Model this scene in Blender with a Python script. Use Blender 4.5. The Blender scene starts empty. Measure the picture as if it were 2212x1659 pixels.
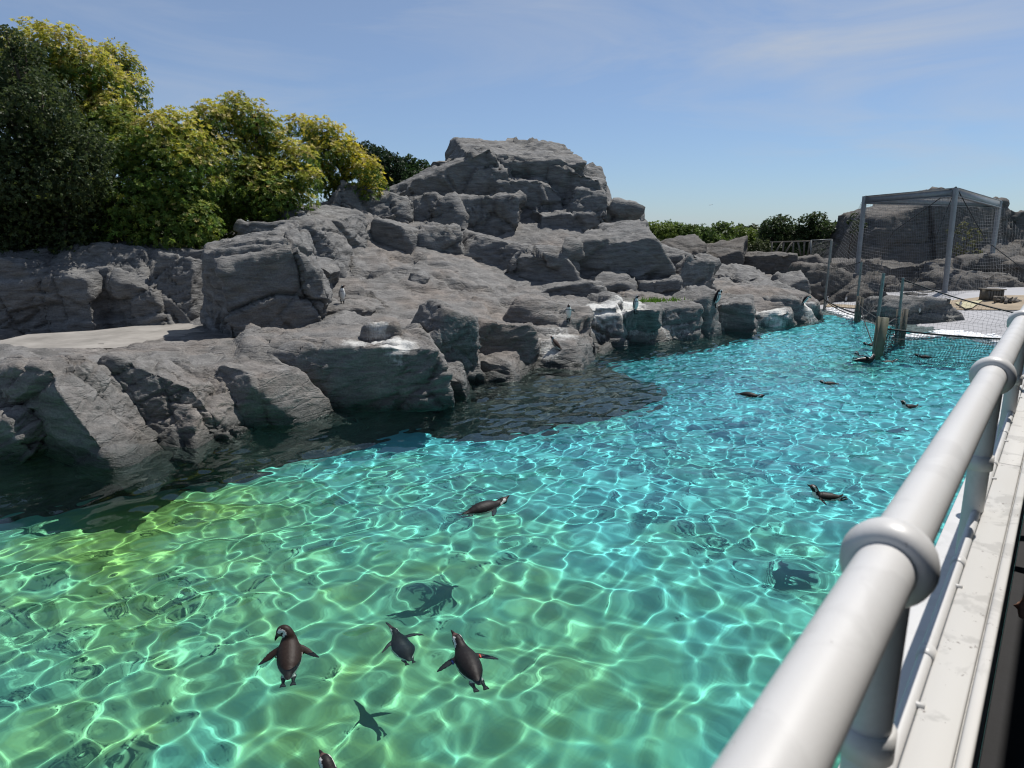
import bpy, math
import numpy as np
from mathutils import Vector, Matrix, kdtree

# ------------------------------------------------------------------ camera, sky, sun, exposure
sc = bpy.context.scene
COL = sc.collection
PITCH, FPX, EYE = math.radians(12.5), 710.0, 3.6
cam = bpy.data.cameras.new('camera')
cam_ob = bpy.data.objects.new('camera', cam)
COL.objects.link(cam_ob)
cam.sensor_width = 36.0
cam.lens = 36.0 * FPX / 1024.0
cam.clip_start, cam.clip_end = 0.05, 20000.0
cam_ob.location = (0, 0, EYE)
cam_ob.rotation_euler = (math.radians(90) - PITCH, 0, 0)
cam.dof.use_dof = True
cam.dof.focus_distance = 12.0
cam.dof.aperture_fstop = 6.5
sc.camera = cam_ob

SUN_EL, SUN_AZ = math.radians(61), math.radians(45)
world = bpy.data.worlds.new('World')
sc.world = world
world.use_nodes = True


def build_world():
    nt = world.node_tree
    bg = nt.nodes['Background']
    sky = nt.nodes.new('ShaderNodeTexSky')
    sky.sky_type = 'NISHITA'
    sky.sun_disc = False
    sky.sun_elevation, sky.sun_rotation = SUN_EL, SUN_AZ
    sky.altitude, sky.air_density, sky.dust_density, sky.ozone_density = 0, 1.0, 0.1, 3.0
    tc = nt.nodes.new('ShaderNodeTexCoord')
    mp = nt.nodes.new('ShaderNodeMapping')
    mp.inputs['Rotation'].default_value = (0.15, 0.55, 0.5)
    mp.inputs['Scale'].default_value = (1.0, 2.6, 7.0)
    n1 = nt.nodes.new('ShaderNodeTexNoise')
    n1.inputs['Scale'].default_value = 1.7
    n1.inputs['Detail'].default_value = 9
    n1.inputs['Roughness'].default_value = 0.58
    n1.inputs['Distortion'].default_value = 0.7
    n2 = nt.nodes.new('ShaderNodeTexNoise')
    n2.inputs['Scale'].default_value = 1.3
    n2.inputs['Detail'].default_value = 2
    r1 = nt.nodes.new('ShaderNodeMapRange')
    r1.inputs[1].default_value, r1.inputs[2].default_value = 0.47, 0.85
    r2 = nt.nodes.new('ShaderNodeMapRange')
    r2.inputs[1].default_value, r2.inputs[2].default_value = 0.42, 0.66
    mu = nt.nodes.new('ShaderNodeMath'); mu.operation = 'MULTIPLY'
    m2 = nt.nodes.new('ShaderNodeMath'); m2.operation = 'MULTIPLY'; m2.inputs[1].default_value = 0.75
    mix = nt.nodes.new('ShaderNodeMix'); mix.data_type = 'RGBA'
    mix.inputs[7].default_value = (5.6, 6.1, 6.9, 1)
    L = nt.links.new
    L(tc.outputs['Generated'], mp.inputs[0]); L(mp.outputs[0], n1.inputs[0]); L(tc.outputs['Generated'], n2.inputs[0])
    L(n1.outputs[0], r1.inputs[0]); L(n2.outputs[0], r2.inputs[0])
    L(r1.outputs[0], mu.inputs[0]); L(r2.outputs[0], mu.inputs[1]); L(mu.outputs[0], m2.inputs[0])
    sx = nt.nodes.new('ShaderNodeSeparateXYZ'); L(tc.outputs['Generated'], sx.inputs[0])
    hz = nt.nodes.new('ShaderNodeMapRange'); hz.inputs[1].default_value, hz.inputs[2].default_value = 0.0, 0.45; L(sx.outputs[2], hz.inputs[0])
    tint = nt.nodes.new('ShaderNodeValToRGB')
    te = tint.color_ramp.elements
    te[0].position, te[0].color = 0.0, (0.60, 0.80, 1.12, 1)
    te[1].position, te[1].color = 1.0, (1.0, 1.0, 1.0, 1)
    L(hz.outputs[0], tint.inputs[0])
    mt = nt.nodes.new('ShaderNodeMix'); mt.data_type = 'RGBA'; mt.blend_type = 'MULTIPLY'; mt.inputs[0].default_value = 1.0
    L(sky.outputs[0], mt.inputs[6]); L(tint.outputs[0], mt.inputs[7])
    m3 = nt.nodes.new('ShaderNodeMath'); m3.operation = 'ADD'; m3.inputs[1].default_value = 0.2; L(m2.outputs[0], m3.inputs[0])
    L(m3.outputs[0], mix.inputs[0]); L(mt.outputs[2], mix.inputs[6]); L(mix.outputs[2], bg.inputs[0])
    bg.inputs[1].default_value = 0.09


build_world()
sun = bpy.data.lights.new('sun', 'SUN')
sun.energy, sun.angle, sun.color = 4.8, math.radians(0.4), (1.0, 0.96, 0.9)
sun.cycles.is_caustics_light = True
sun_ob = bpy.data.objects.new('sun', sun)
COL.objects.link(sun_ob)
sun_ob.rotation_euler = Vector((math.sin(SUN_AZ) * math.cos(SUN_EL), math.cos(SUN_AZ) * math.cos(SUN_EL), math.sin(SUN_EL))).to_track_quat('Z', 'Y').to_euler()
sc.view_settings.view_transform = 'Standard'
sc.view_settings.look = 'None'
sc.view_settings.exposure = 0.0
sc.view_settings.gamma = 1.0
sc.view_settings.use_curve_mapping = False
cy = sc.cycles
cy.use_denoising = True
cy.filter_width = 1.15
cy.caustics_reflective = False
cy.caustics_refractive = True
cy.max_bounces, cy.diffuse_bounces, cy.glossy_bounces, cy.transmission_bounces, cy.transparent_max_bounces = 10, 3, 4, 6, 8
cy.sample_clamp_indirect = 3.0
cy.sample_clamp_direct = 1.8

# ------------------------------------------------------------------ helpers
cP, sP = math.cos(PITCH), math.sin(PITCH)
K = 1024.0 / 2212.0          # survey sheet units -> pixels of focal length FPX


def ray(x, y):
    u, v = (x * K - 512) / FPX, (y * K - 384) / FPX
    return np.array([u, cP - v * sP, -sP - v * cP])


def on_z(x, y, z=0.0):       # sighted point on the level z
    d = ray(x, y); t = (z - EYE) / d[2]
    return np.array([d[0] * t, d[1] * t, z])


def on_y(x, y, Y):           # sighted point at distance Y
    d = ray(x, y); t = Y / d[1]
    return np.array([d[0] * t, Y, EYE + d[2] * t])


def mpp(Y):                  # metres per survey unit at distance Y
    return Y * K / FPX * 1.01


def hsh(ix, iy, iz, s):
    h = (ix.astype(np.int64) * 374761393 + iy.astype(np.int64) * 668265263 + iz.astype(np.int64) * 2147483647 + s * 1274126177) & 0xFFFFFFFF
    h = ((h ^ (h >> 13)) * 1274126177) & 0xFFFFFFFF
    h = ((h ^ (h >> 16)) * 2246822519) & 0xFFFFFFFF
    return ((h ^ (h >> 15)) & 0xFFFFFF).astype(np.float64) / 0xFFFFFF


def vnoise(p, s=0):
    i = np.floor(p); f = p - i; f = f * f * f * (f * (f * 6 - 15) + 10)
    i = i.astype(np.int64); out = 0
    for a in (0, 1):
        wa = f[:, 0] if a else 1 - f[:, 0]
        for b in (0, 1):
            wb = f[:, 1] if b else 1 - f[:, 1]
            for c in (0, 1):
                wc = f[:, 2] if c else 1 - f[:, 2]
                out = out + wa * wb * wc * hsh(i[:, 0] + a, i[:, 1] + b, i[:, 2] + c, s)
    return out * 2 - 1


def fbm(p, o=4, s=0, g=0.5):
    a, t = 1.0, 0
    for k in range(o):
        t = t + a * vnoise(p * (2.03 ** k) + 17.3 * k, s + k); a *= g
    return t


def voro(p, s=0, cheb=False):
    """cell noise: nearest and second distance, a random number for the cell, a random tilt across it"""
    i = np.floor(p).astype(np.int64)
    f1 = np.full(len(p), 9.0); f2 = np.full(len(p), 9.0); cr = np.zeros(len(p)); ti = np.zeros(len(p))
    for a in (-1, 0, 1):
        for b in (-1, 0, 1):
            for c in (-1, 0, 1):
                jx, jy, jz = i[:, 0] + a, i[:, 1] + b, i[:, 2] + c
                h0, h1, h2 = hsh(jx, jy, jz, s), hsh(jx, jy, jz, s + 1), hsh(jx, jy, jz, s + 2)
                e = np.stack([jx + h0, jy + h1, jz + h2], 1) - p
                d = np.abs(e).max(1) if cheb else np.sqrt((e ** 2).sum(1))
                m = d < f1
                f2 = np.where(m, f1, np.minimum(f2, d))
                cr = np.where(m, hsh(jx, jy, jz, s + 3), cr)
                ti = np.where(m, e[:, 0] * (h1 - 0.5) + e[:, 1] * (h2 - 0.5) + e[:, 2] * (h0 - 0.5), ti)
                f1 = np.where(m, d, f1)
    return f1, f2, cr, ti


def obj_of(name, me, parent=None, loc=None):
    o = bpy.data.objects.new(name, me)
    COL.objects.link(o)
    if parent is not None:
        o.parent = parent
        o.matrix_parent_inverse = Matrix.Translation(-parent.location)
    if loc is not None:
        o.location = loc
    return o


def mesh_of(name, V, F, mat, smooth=True, cols=None, uvattr=None):
    V = np.asarray(V, dtype=np.float32); F = np.asarray(F, dtype=np.int32)
    me = bpy.data.meshes.new(name)
    me.vertices.add(len(V)); me.vertices.foreach_set('co', V.ravel())
    k = F.shape[1]
    me.loops.add(F.size); me.loops.foreach_set('vertex_index', F.ravel())
    me.polygons.add(len(F)); me.polygons.foreach_set('loop_start', np.arange(0, F.size, k, dtype=np.int32))
    me.update(calc_edges=True)
    if smooth:
        me.shade_smooth()
    if cols is not None:
        for an, c in cols.items():
            a = me.attributes.new(an, 'FLOAT_COLOR', 'POINT')
            c4 = np.ones((len(V), 4), np.float32); c4[:, :c.shape[1]] = c
            a.data.foreach_set('color', c4.ravel())
    me.materials.append(mat)
    return me


def add(name, V, F, mat, parent=None, smooth=True, cols=None):
    """one mesh object with its origin at the middle of its foot"""
    V = np.asarray(V, dtype=np.float64)
    lo, hi = V.min(0), V.max(0)
    c = np.array([(lo[0] + hi[0]) / 2, (lo[1] + hi[1]) / 2, lo[2]])
    return obj_of(name, mesh_of(name, V - c, F, mat, smooth, cols), parent, tuple(c))


def tag(o, label, cat, group=None, kind=None):
    if label: o['label'] = label
    if cat: o['category'] = cat
    if group: o['group'] = group
    if kind: o['kind'] = kind
    return o


def empty(name, loc):
    o = bpy.data.objects.new(name, None)
    COL.objects.link(o); o.location = tuple(loc)
    o.empty_display_size = 0.2
    return o


class MB:
    """collects shapes that make one part (all faces as quads)"""
    def __init__(s): s.v, s.f, s.n = [], [], 0

    def raw(s, V, F):
        V = np.asarray(V, float); F = np.asarray(F, int)
        if F.shape[1] == 3: F = np.concatenate([F, F[:, 2:3]], 1)
        s.v.append(V); s.f.append(F + s.n); s.n += len(V); return s

    def tube(s, P, R, k=8, cap=True):
        P = np.asarray(P, float); R = np.broadcast_to(np.asarray(R, float), (len(P),))
        T = np.gradient(P, axis=0); T /= np.linalg.norm(T, axis=1)[:, None] + 1e-12
        up = np.array([0, 0, 1.0]) if abs(T[0][2]) < 0.9 else np.array([1.0, 0, 0])
        V = []
        for p, r, t in zip(P, R, T):
            a = np.cross(t, up); a /= np.linalg.norm(a) + 1e-12; b = np.cross(t, a); up = -b if False else up
            th = np.arange(k) * 2 * np.pi / k
            V.append(p + r * (np.cos(th)[:, None] * a + np.sin(th)[:, None] * b))
        V = np.concatenate(V); n = len(P); F = []
        for i in range(n - 1):
            for j in range(k):
                F.append((i * k + j, i * k + (j + 1) % k, (i + 1) * k + (j + 1) % k, (i + 1) * k + j))
        if cap:
            V = np.concatenate([V, P[:1], P[-1:]])
            for j in range(k):
                F.append((n * k, (j + 1) % k, j, j)); F.append((n * k + 1, (n - 1) * k + j, (n - 1) * k + (j + 1) % k, (n - 1) * k + (j + 1) % k))
        return s.raw(V, F)

    def box(s, c, h, ax=None):
        c = np.asarray(c, float); h = np.asarray(h, float)
        S = np.array([(x, y, z) for x in (-1, 1) for y in (-1, 1) for z in (-1, 1)], float) * h
        if ax is not None: S = S @ np.asarray(ax, float)
        return s.raw(S + c, [(0, 1, 3, 2), (4, 6, 7, 5), (0, 4, 5, 1), (2, 3, 7, 6), (0, 2, 6, 4), (1, 5, 7, 3)])

    def lathe(s, base, axis, prof, k=20):
        """prof: list of (distance along axis, radius)"""
        axis = np.asarray(axis, float); axis /= np.linalg.norm(axis)
        P = [np.asarray(base, float) + axis * d for d, _ in prof]
        a = np.cross(axis, [0, 0, 1.0] if abs(axis[2]) < 0.9 else [1.0, 0, 0]); a /= np.linalg.norm(a); b = np.cross(axis, a)
        th = np.arange(k) * 2 * np.pi / k
        V = np.concatenate([p + r * (np.cos(th)[:, None] * a + np.sin(th)[:, None] * b) for p, (d, r) in zip(P, prof)])
        F = [(i * k + j, i * k + (j + 1) % k, (i + 1) * k + (j + 1) % k, (i + 1) * k + j) for i in range(len(prof) - 1) for j in range(k)]
        return s.raw(V, F)

    def build(s, name, mat, parent=None, smooth=True, cols=None):
        o = add(name, np.concatenate(s.v), np.concatenate(s.f), mat, parent, smooth, cols)
        fix_tris(o.data)
        return o


def fix_tris(me):
    import bmesh
    bm = bmesh.new(); bm.from_mesh(me)
    bmesh.ops.dissolve_degenerate(bm, dist=1e-7, edges=bm.edges)
    bmesh.ops.recalc_face_normals(bm, faces=bm.faces)
    bm.to_mesh(me); bm.free()


def sharp(o, deg=35):
    o.data.set_sharp_from_angle(angle=math.radians(deg))
    return o


# ------------------------------------------------------------------ materials
def newmat(name):
    m = bpy.data.materials.new(name); m.use_nodes = True
    return m, m.node_tree, m.node_tree.nodes['Principled BSDF']


def N(nt, t, **kw):
    n = nt.nodes.new(t)
    for k, v in kw.items():
        if isinstance(k, str) and hasattr(n, k): setattr(n, k, v)
        else: n.inputs[k.replace('_', ' ')].default_value = v
    return n


def ramp(nt, stops):
    r = nt.nodes.new('ShaderNodeValToRGB')
    e = r.color_ramp.elements
    while len(e) < len(stops): e.new(0.5)
    for q, (p, c) in zip(e, stops): q.position = p; q.color = (*c, 1)
    return r


def mixc(nt, fac, a, b, mode='MIX'):
    m = nt.nodes.new('ShaderNodeMix'); m.data_type = 'RGBA'; m.blend_type = mode
    for s, v in ((0, fac), (6, a), (7, b)):
        if isinstance(v, bpy.types.NodeSocket): nt.links.new(v, m.inputs[s])
        elif s == 0: m.inputs[0].default_value = v
        else: m.inputs[s].default_value = (*v, 1)
    return m.outputs[2]


def math_(nt, op, a, b=None, clamp=False):
    m = nt.nodes.new('ShaderNodeMath'); m.operation = op; m.use_clamp = clamp
    for i, v in enumerate((a, b)):
        if v is None: continue
        if isinstance(v, bpy.types.NodeSocket): nt.links.new(v, m.inputs[i])
        else: m.inputs[i].default_value = v
    return m.outputs[0]


def simple(name, col, rough=0.5, var=0.12, scale=6.0, bump=0.0, metal=0.0, spec=0.5, col2=None):
    m, nt, b = newmat(name)
    tc = N(nt, 'ShaderNodeTexCoord'); no = N(nt, 'ShaderNodeTexNoise', Scale=scale, Detail=5.0, Roughness=0.6)
    nt.links.new(tc.outputs['Object'], no.inputs[0])
    c2 = col2 or tuple(x * (1 - var * 2) for x in col)
    r = ramp(nt, [(0.3, c2), (0.7, tuple(min(1, x * (1 + var)) for x in col))])
    nt.links.new(no.outputs[0], r.inputs[0]); nt.links.new(r.outputs[0], b.inputs['Base Color'])
    b.inputs['Roughness'].default_value = rough; b.inputs['Metallic'].default_value = metal
    b.inputs['Specular IOR Level'].default_value = spec
    if bump:
        n2 = N(nt, 'ShaderNodeTexNoise', Scale=scale * 6, Detail=6.0)
        nt.links.new(tc.outputs['Object'], n2.inputs[0])
        bp = N(nt, 'ShaderNodeBump', Strength=bump, Distance=0.02)
        nt.links.new(n2.outputs[0], bp.inputs['Height']); nt.links.new(bp.outputs[0], b.inputs['Normal'])
    return m


def rock_material(name, dark, light, warm, warm_amt=0.5, wet=True):
    """grey sculpted rock: mottled, strata lines, cracks, wet foot, white droppings from the 'guano' attribute"""
    m, nt, b = newmat(name)
    L = nt.links.new
    ge = N(nt, 'ShaderNodeNewGeometry'); pos = ge.outputs['Position']
    mp = N(nt, 'ShaderNodeMapping'); mp.inputs['Rotation'].default_value = (0.35, -0.4, 0.3); mp.inputs['Scale'].default_value = (0.7, 0.7, 3.2)
    L(pos, mp.inputs[0])
    big = N(nt, 'ShaderNodeTexNoise', Scale=0.55, Detail=4.0, Roughness=0.6); L(pos, big.inputs[0])
    mid = N(nt, 'ShaderNodeTexNoise', Scale=2.6, Detail=8.0, Roughness=0.65, Distortion=0.4); L(mp.outputs[0], mid.inputs[0])
    fine = N(nt, 'ShaderNodeTexNoise', Scale=26.0, Detail=6.0, Roughness=0.7); L(pos, fine.inputs[0])
    vo = N(nt, 'ShaderNodeTexVoronoi', feature='DISTANCE_TO_EDGE', Scale=1.1); L(mp.outputs[0], vo.inputs[0])
    wmix = mixc(nt, 0.22, pos, mid.outputs[1], 'ADD'); L(wmix, mp.inputs[0]) if False else None
    r = ramp(nt, [(0.25, dark), (0.52, tuple((a + c) / 2 for a, c in zip(dark, light))), (0.78, light)])
    L(mid.outputs[0], r.inputs[0])
    rw = N(nt, 'ShaderNodeMapRange'); rw.inputs[1].default_value, rw.inputs[2].default_value, rw.inputs[4].default_value = 0.45, 0.7, warm_amt
    L(big.outputs[0], rw.inputs[0])
    c = mixc(nt, rw.outputs[0], r.outputs[0], mixc(nt, 1.0, r.outputs[0], warm, 'MULTIPLY'))
    sp = ramp(nt, [(0.32, (0.72, 0.72, 0.72)), (0.6, (1.08, 1.08, 1.08))]); L(fine.outputs[0], sp.inputs[0])
    c = mixc(nt, 1.0, c, sp.outputs[0], 'MULTIPLY')
    if wet:
        sx = N(nt, 'ShaderNodeSeparateXYZ'); L(pos, sx.inputs[0])
        zz = math_(nt, 'ADD', sx.outputs[2], math_(nt, 'MULTIPLY', math_(nt, 'SUBTRACT', big.outputs[0], 0.5), 0.5))
        wr = N(nt, 'ShaderNodeMapRange'); wr.inputs[1].default_value, wr.inputs[2].default_value = 0.38, 0.08
        L(zz, wr.inputs[0])
        c = mixc(nt, wr.outputs[0], c, mixc(nt, 1.0, c, (0.30, 0.34, 0.33), 'MULTIPLY'))
        rr = N(nt, 'ShaderNodeMapRange'); rr.inputs[3].default_value, rr.inputs[4].default_value = 0.86, 0.3
        L(wr.outputs[0], rr.inputs[0]); L(rr.outputs[0], b.inputs['Roughness'])
    else:
        b.inputs['Roughness'].default_value = 0.88
    # droppings: patchy on top, streaks down the faces
    at = N(nt, 'ShaderNodeAttribute', attribute_name='guano')
    ms = N(nt, 'ShaderNodeMapping'); ms.inputs['Scale'].default_value = (9, 9, 0.9); L(pos, ms.inputs[0])
    st = N(nt, 'ShaderNodeTexNoise', Scale=1.3, Detail=6.0, Roughness=0.7); L(ms.outputs[0], st.inputs[0])
    gs = math_(nt, 'ADD', math_(nt, 'MULTIPLY', st.outputs[0], 0.75), math_(nt, 'MULTIPLY', fine.outputs[0], 0.25))
    gm = N(nt, 'ShaderNodeMapRange'); gm.inputs[1].default_value, gm.inputs[2].default_value = 0.86, 1.2
    L(math_(nt, 'ADD', math_(nt, 'MULTIPLY', at.outputs['Fac'], 0.85), gs), gm.inputs[0])
    gm2 = math_(nt, 'MULTIPLY', gm.outputs[0], 0.9, True)
    c = mixc(nt, gm2, c, (0.68, 0.68, 0.65))
    L(c, b.inputs['Base Color'])
    b.inputs['Specular IOR Level'].default_value = 0.35
    h = math_(nt, 'ADD', math_(nt, 'MULTIPLY', mid.outputs[0], 0.9), math_(nt, 'MULTIPLY', fine.outputs[0], 0.3))
    cr = N(nt, 'ShaderNodeMapRange'); cr.inputs[1].default_value, cr.inputs[2].default_value = 0.0, 0.035; L(vo.outputs['Distance'], cr.inputs[0])
    h = math_(nt, 'ADD', h, math_(nt, 'MULTIPLY', cr.outputs[0], 0.12))
    bp = N(nt, 'ShaderNodeBump', Strength=1.0, Distance=0.09); L(h, bp.inputs['Height']); L(bp.outputs[0], b.inputs['Normal'])
    return m


M = {}
M['rock'] = rock_material('grey_rock', (0.082, 0.081, 0.079), (0.29, 0.287, 0.28), (1.06, 1.0, 0.93))
M['rock_near'] = rock_material('brown_grey_rock', (0.085, 0.0825, 0.079), (0.295, 0.287, 0.276), (1.12, 0.985, 0.89), 0.85)
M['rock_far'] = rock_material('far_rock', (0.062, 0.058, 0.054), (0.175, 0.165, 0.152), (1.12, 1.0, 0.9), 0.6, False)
def paint_material(name, col, worn, chips, rough):
    """white paint with grey worn patches, grime and small chips"""
    m, nt, b = newmat(name); L = nt.links.new
    ge = N(nt, 'ShaderNodeNewGeometry'); pos = ge.outputs['Position']
    n1 = N(nt, 'ShaderNodeTexNoise', Scale=7.0, Detail=6.0, Roughness=0.6, Distortion=0.5); L(pos, n1.inputs[0])
    n2 = N(nt, 'ShaderNodeTexNoise', Scale=55.0, Detail=5.0, Roughness=0.7); L(pos, n2.inputs[0])
    n3 = N(nt, 'ShaderNodeTexNoise', Scale=1.6, Detail=3.0); L(pos, n3.inputs[0])
    w = N(nt, 'ShaderNodeMapRange'); w.inputs[1].default_value, w.inputs[2].default_value, w.inputs[4].default_value = 0.53, 0.58, worn; L(n1.outputs[0], w.inputs[0])
    c = mixc(nt, w.outputs[0], col, tuple(x * 0.72 for x in col))
    g = N(nt, 'ShaderNodeMapRange'); g.inputs[1].default_value, g.inputs[2].default_value, g.inputs[4].default_value = 0.4, 0.75, 0.22; L(n3.outputs[0], g.inputs[0])
    c = mixc(nt, g.outputs[0], c, (0.40, 0.37, 0.32))
    k = N(nt, 'ShaderNodeMapRange'); k.inputs[1].default_value, k.inputs[2].default_value = 0.70 - chips, 0.72 - chips; L(n2.outputs[0], k.inputs[0])
    kk = math_(nt, 'MULTIPLY', k.outputs[0], math_(nt, 'GREATER_THAN', n1.outputs[0], 0.48))
    c = mixc(nt, kk, c, (0.20, 0.18, 0.165))
    L(c, b.inputs['Base Color'])
    b.inputs['Roughness'].default_value = rough
    bp = N(nt, 'ShaderNodeBump', Strength=0.12, Distance=0.002); L(n2.outputs[0], bp.inputs['Height']); L(bp.outputs[0], b.inputs['Normal'])
    return m


M['white'] = paint_material('white_paint', (0.62, 0.615, 0.61), 0.25, 0.0, 0.42)
M['ledge'] = paint_material('worn_white_paint', (0.52, 0.51, 0.49), 0.7, 0.07, 0.55)
M['rust'] = simple('rust', (0.16, 0.055, 0.02), 0.9, 0.3, 60.0, 0.3)
M['steel'] = simple('galvanised_steel', (0.25, 0.26, 0.275), 0.45, 0.08, 5.0, 0.05, 0.3)
M['pole'] = simple('grey_pole', (0.22, 0.23, 0.22), 0.5, 0.1, 6.0, 0.05, 0.2)
M['wood_post'] = simple('weathered_wood', (0.13, 0.115, 0.09), 0.8, 0.2, 9.0, 0.3)
M['olive'] = simple('olive_channel', (0.14, 0.135, 0.09), 0.6, 0.12, 5.0, 0.1)
M['black_rope'] = simple('black_rope', (0.012, 0.014, 0.016), 0.7, 0.1)
M['net'] = simple('pale_net', (0.20, 0.205, 0.21), 0.6, 0.1)
M['dark_net'] = simple('dark_net', (0.015, 0.025, 0.028), 0.7, 0.1)
M['bark'] = simple('bark', (0.09, 0.07, 0.052), 0.9, 0.25, 8.0, 0.4)
M['concrete'] = simple('pale_concrete', (0.30, 0.28, 0.255), 0.85, 0.14, 1.6, 0.15, col2=(0.19, 0.178, 0.16))
M['beach'] = simple('pool_beach', (0.36, 0.36, 0.375), 0.8, 0.08, 0.8, 0.08)
M['sand'] = simple('sand', (0.33, 0.265, 0.185), 0.95, 0.15, 1.5, 0.4)
M['mat'] = simple('pale_mat', (0.48, 0.44, 0.28), 0.9, 0.1, 3.0, 0.2)
M['foam'] = simple('foam', (0.85, 0.87, 0.88), 0.6, 0.04)
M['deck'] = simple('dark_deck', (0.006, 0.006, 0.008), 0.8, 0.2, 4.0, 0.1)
M['earth'] = simple('earth', (0.075, 0.085, 0.04), 0.95, 0.3, 0.6, 0.4)
M['drift'] = simple('driftwood', (0.17, 0.15, 0.125), 0.9, 0.2, 6.0, 0.3)


def leaf_material(name, rough=0.5, trans=0.42):
    m, nt, b = newmat(name)
    at = N(nt, 'ShaderNodeAttribute', attribute_name='tint')
    tr = N(nt, 'ShaderNodeBsdfTranslucent'); mx = N(nt, 'ShaderNodeMixShader'); mx.inputs[0].default_value = trans
    nt.links.new(at.outputs['Color'], b.inputs['Base Color']); nt.links.new(at.outputs['Color'], tr.inputs['Color'])
    b.inputs['Roughness'].default_value = rough; b.inputs['Specular IOR Level'].default_value = 0.3
    nt.links.new(b.outputs[0], mx.inputs[1]); nt.links.new(tr.outputs[0], mx.inputs[2])
    nt.links.new(mx.outputs[0], nt.nodes['Material Output'].inputs[0])
    return m


M['leaf'] = leaf_material('leaf')


def water_material():
    m, nt, b = newmat('clear_water')
    nt.nodes.remove(b)
    g = N(nt, 'ShaderNodeBsdfGlass', Roughness=0.0, IOR=1.333)
    g.inputs['Color'].default_value = (0.88, 1.0, 0.98, 1)
    nt.links.new(g.outputs[0], nt.nodes['Material Output'].inputs[0])
    return m


M['water'] = water_material()


def floor_material():
    """aqua pool paint with patches of green algae"""
    m, nt, b = newmat('aqua_pool_paint')
    L = nt.links.new
    ge = N(nt, 'ShaderNodeNewGeometry'); pos = ge.outputs['Position']
    n1 = N(nt, 'ShaderNodeTexNoise', Scale=0.33, Detail=5.0, Roughness=0.55, Distortion=0.6); L(pos, n1.inputs[0])
    n2 = N(nt, 'ShaderNodeTexNoise', Scale=2.4, Detail=7.0, Roughness=0.65); L(pos, n2.inputs[0])
    at = N(nt, 'ShaderNodeAttribute', attribute_name='algae')
    a = math_(nt, 'ADD', math_(nt, 'MULTIPLY', n1.outputs[0], 0.8), math_(nt, 'MULTIPLY', n2.outputs[0], 0.3))
    a = math_(nt, 'ADD', a, math_(nt, 'SUBTRACT', at.outputs['Fac'], 0.5))
    r = N(nt, 'ShaderNodeMapRange'); r.inputs[1].default_value, r.inputs[2].default_value = 0.3, 1.0; L(a, r.inputs[0])
    co = ramp(nt, [(0.12, (0.16, 0.66, 0.76)), (0.38, (0.15, 0.56, 0.55)), (0.60, (0.15, 0.47, 0.35)), (0.95, (0.24, 0.45, 0.14))]); L(r.outputs[0], co.inputs[0])
    mo = ramp(nt, [(0.3, (0.82, 0.82, 0.82)), (0.7, (1.12, 1.12, 1.12))]); L(n2.outputs[0], mo.inputs[0])
    L(mixc(nt, 1.0, co.outputs[0], mo.outputs[0], 'MULTIPLY'), b.inputs['Base Color'])
    b.inputs['Roughness'].default_value = 0.9
    b.inputs['Specular IOR Level'].default_value = 0.1
    return m


M['floor'] = floor_material()

# the line of the visitors' rail: direction along it, and the way across it
RD, RN = np.array([0.6129, 0.7902]), np.array([0.7902, -0.6129])
RINGS = []
# ------------------------------------------------------------------ rock shaping
def rot_xyz(rx, ry, rz):
    return np.array(Matrix.Rotation(rz, 3, 'Z') @ Matrix.Rotation(ry, 3, 'Y') @ Matrix.Rotation(rx, 3, 'X'))


STRATA = rot_xyz(0.35, -0.42, 0.3)


def joints(W, sp, s):
    """jointed rock: three sets of parting planes; returns a random number per block and the nearness of a joint"""
    vs = np.array([(0.88, 0.42, 0.16), (-0.40, 0.90, 0.12), (-0.16, 0.20, 0.97)])
    id_, f = [], np.full(len(W), 9.0)
    for k in range(3):
        t = W @ vs[k] / sp[k] + 0.30 * vnoise(W * (0.45 / sp[k]) + 4.4 * k, s + k)
        r = np.floor(t); id_.append(r.astype(np.int64)); q = t - r
        f = np.minimum(f, np.minimum(q, 1 - q) * sp[k])
    return hsh(id_[0], id_[1], id_[2], s + 7), hsh(id_[0], id_[1], id_[2], s + 8), f


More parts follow.
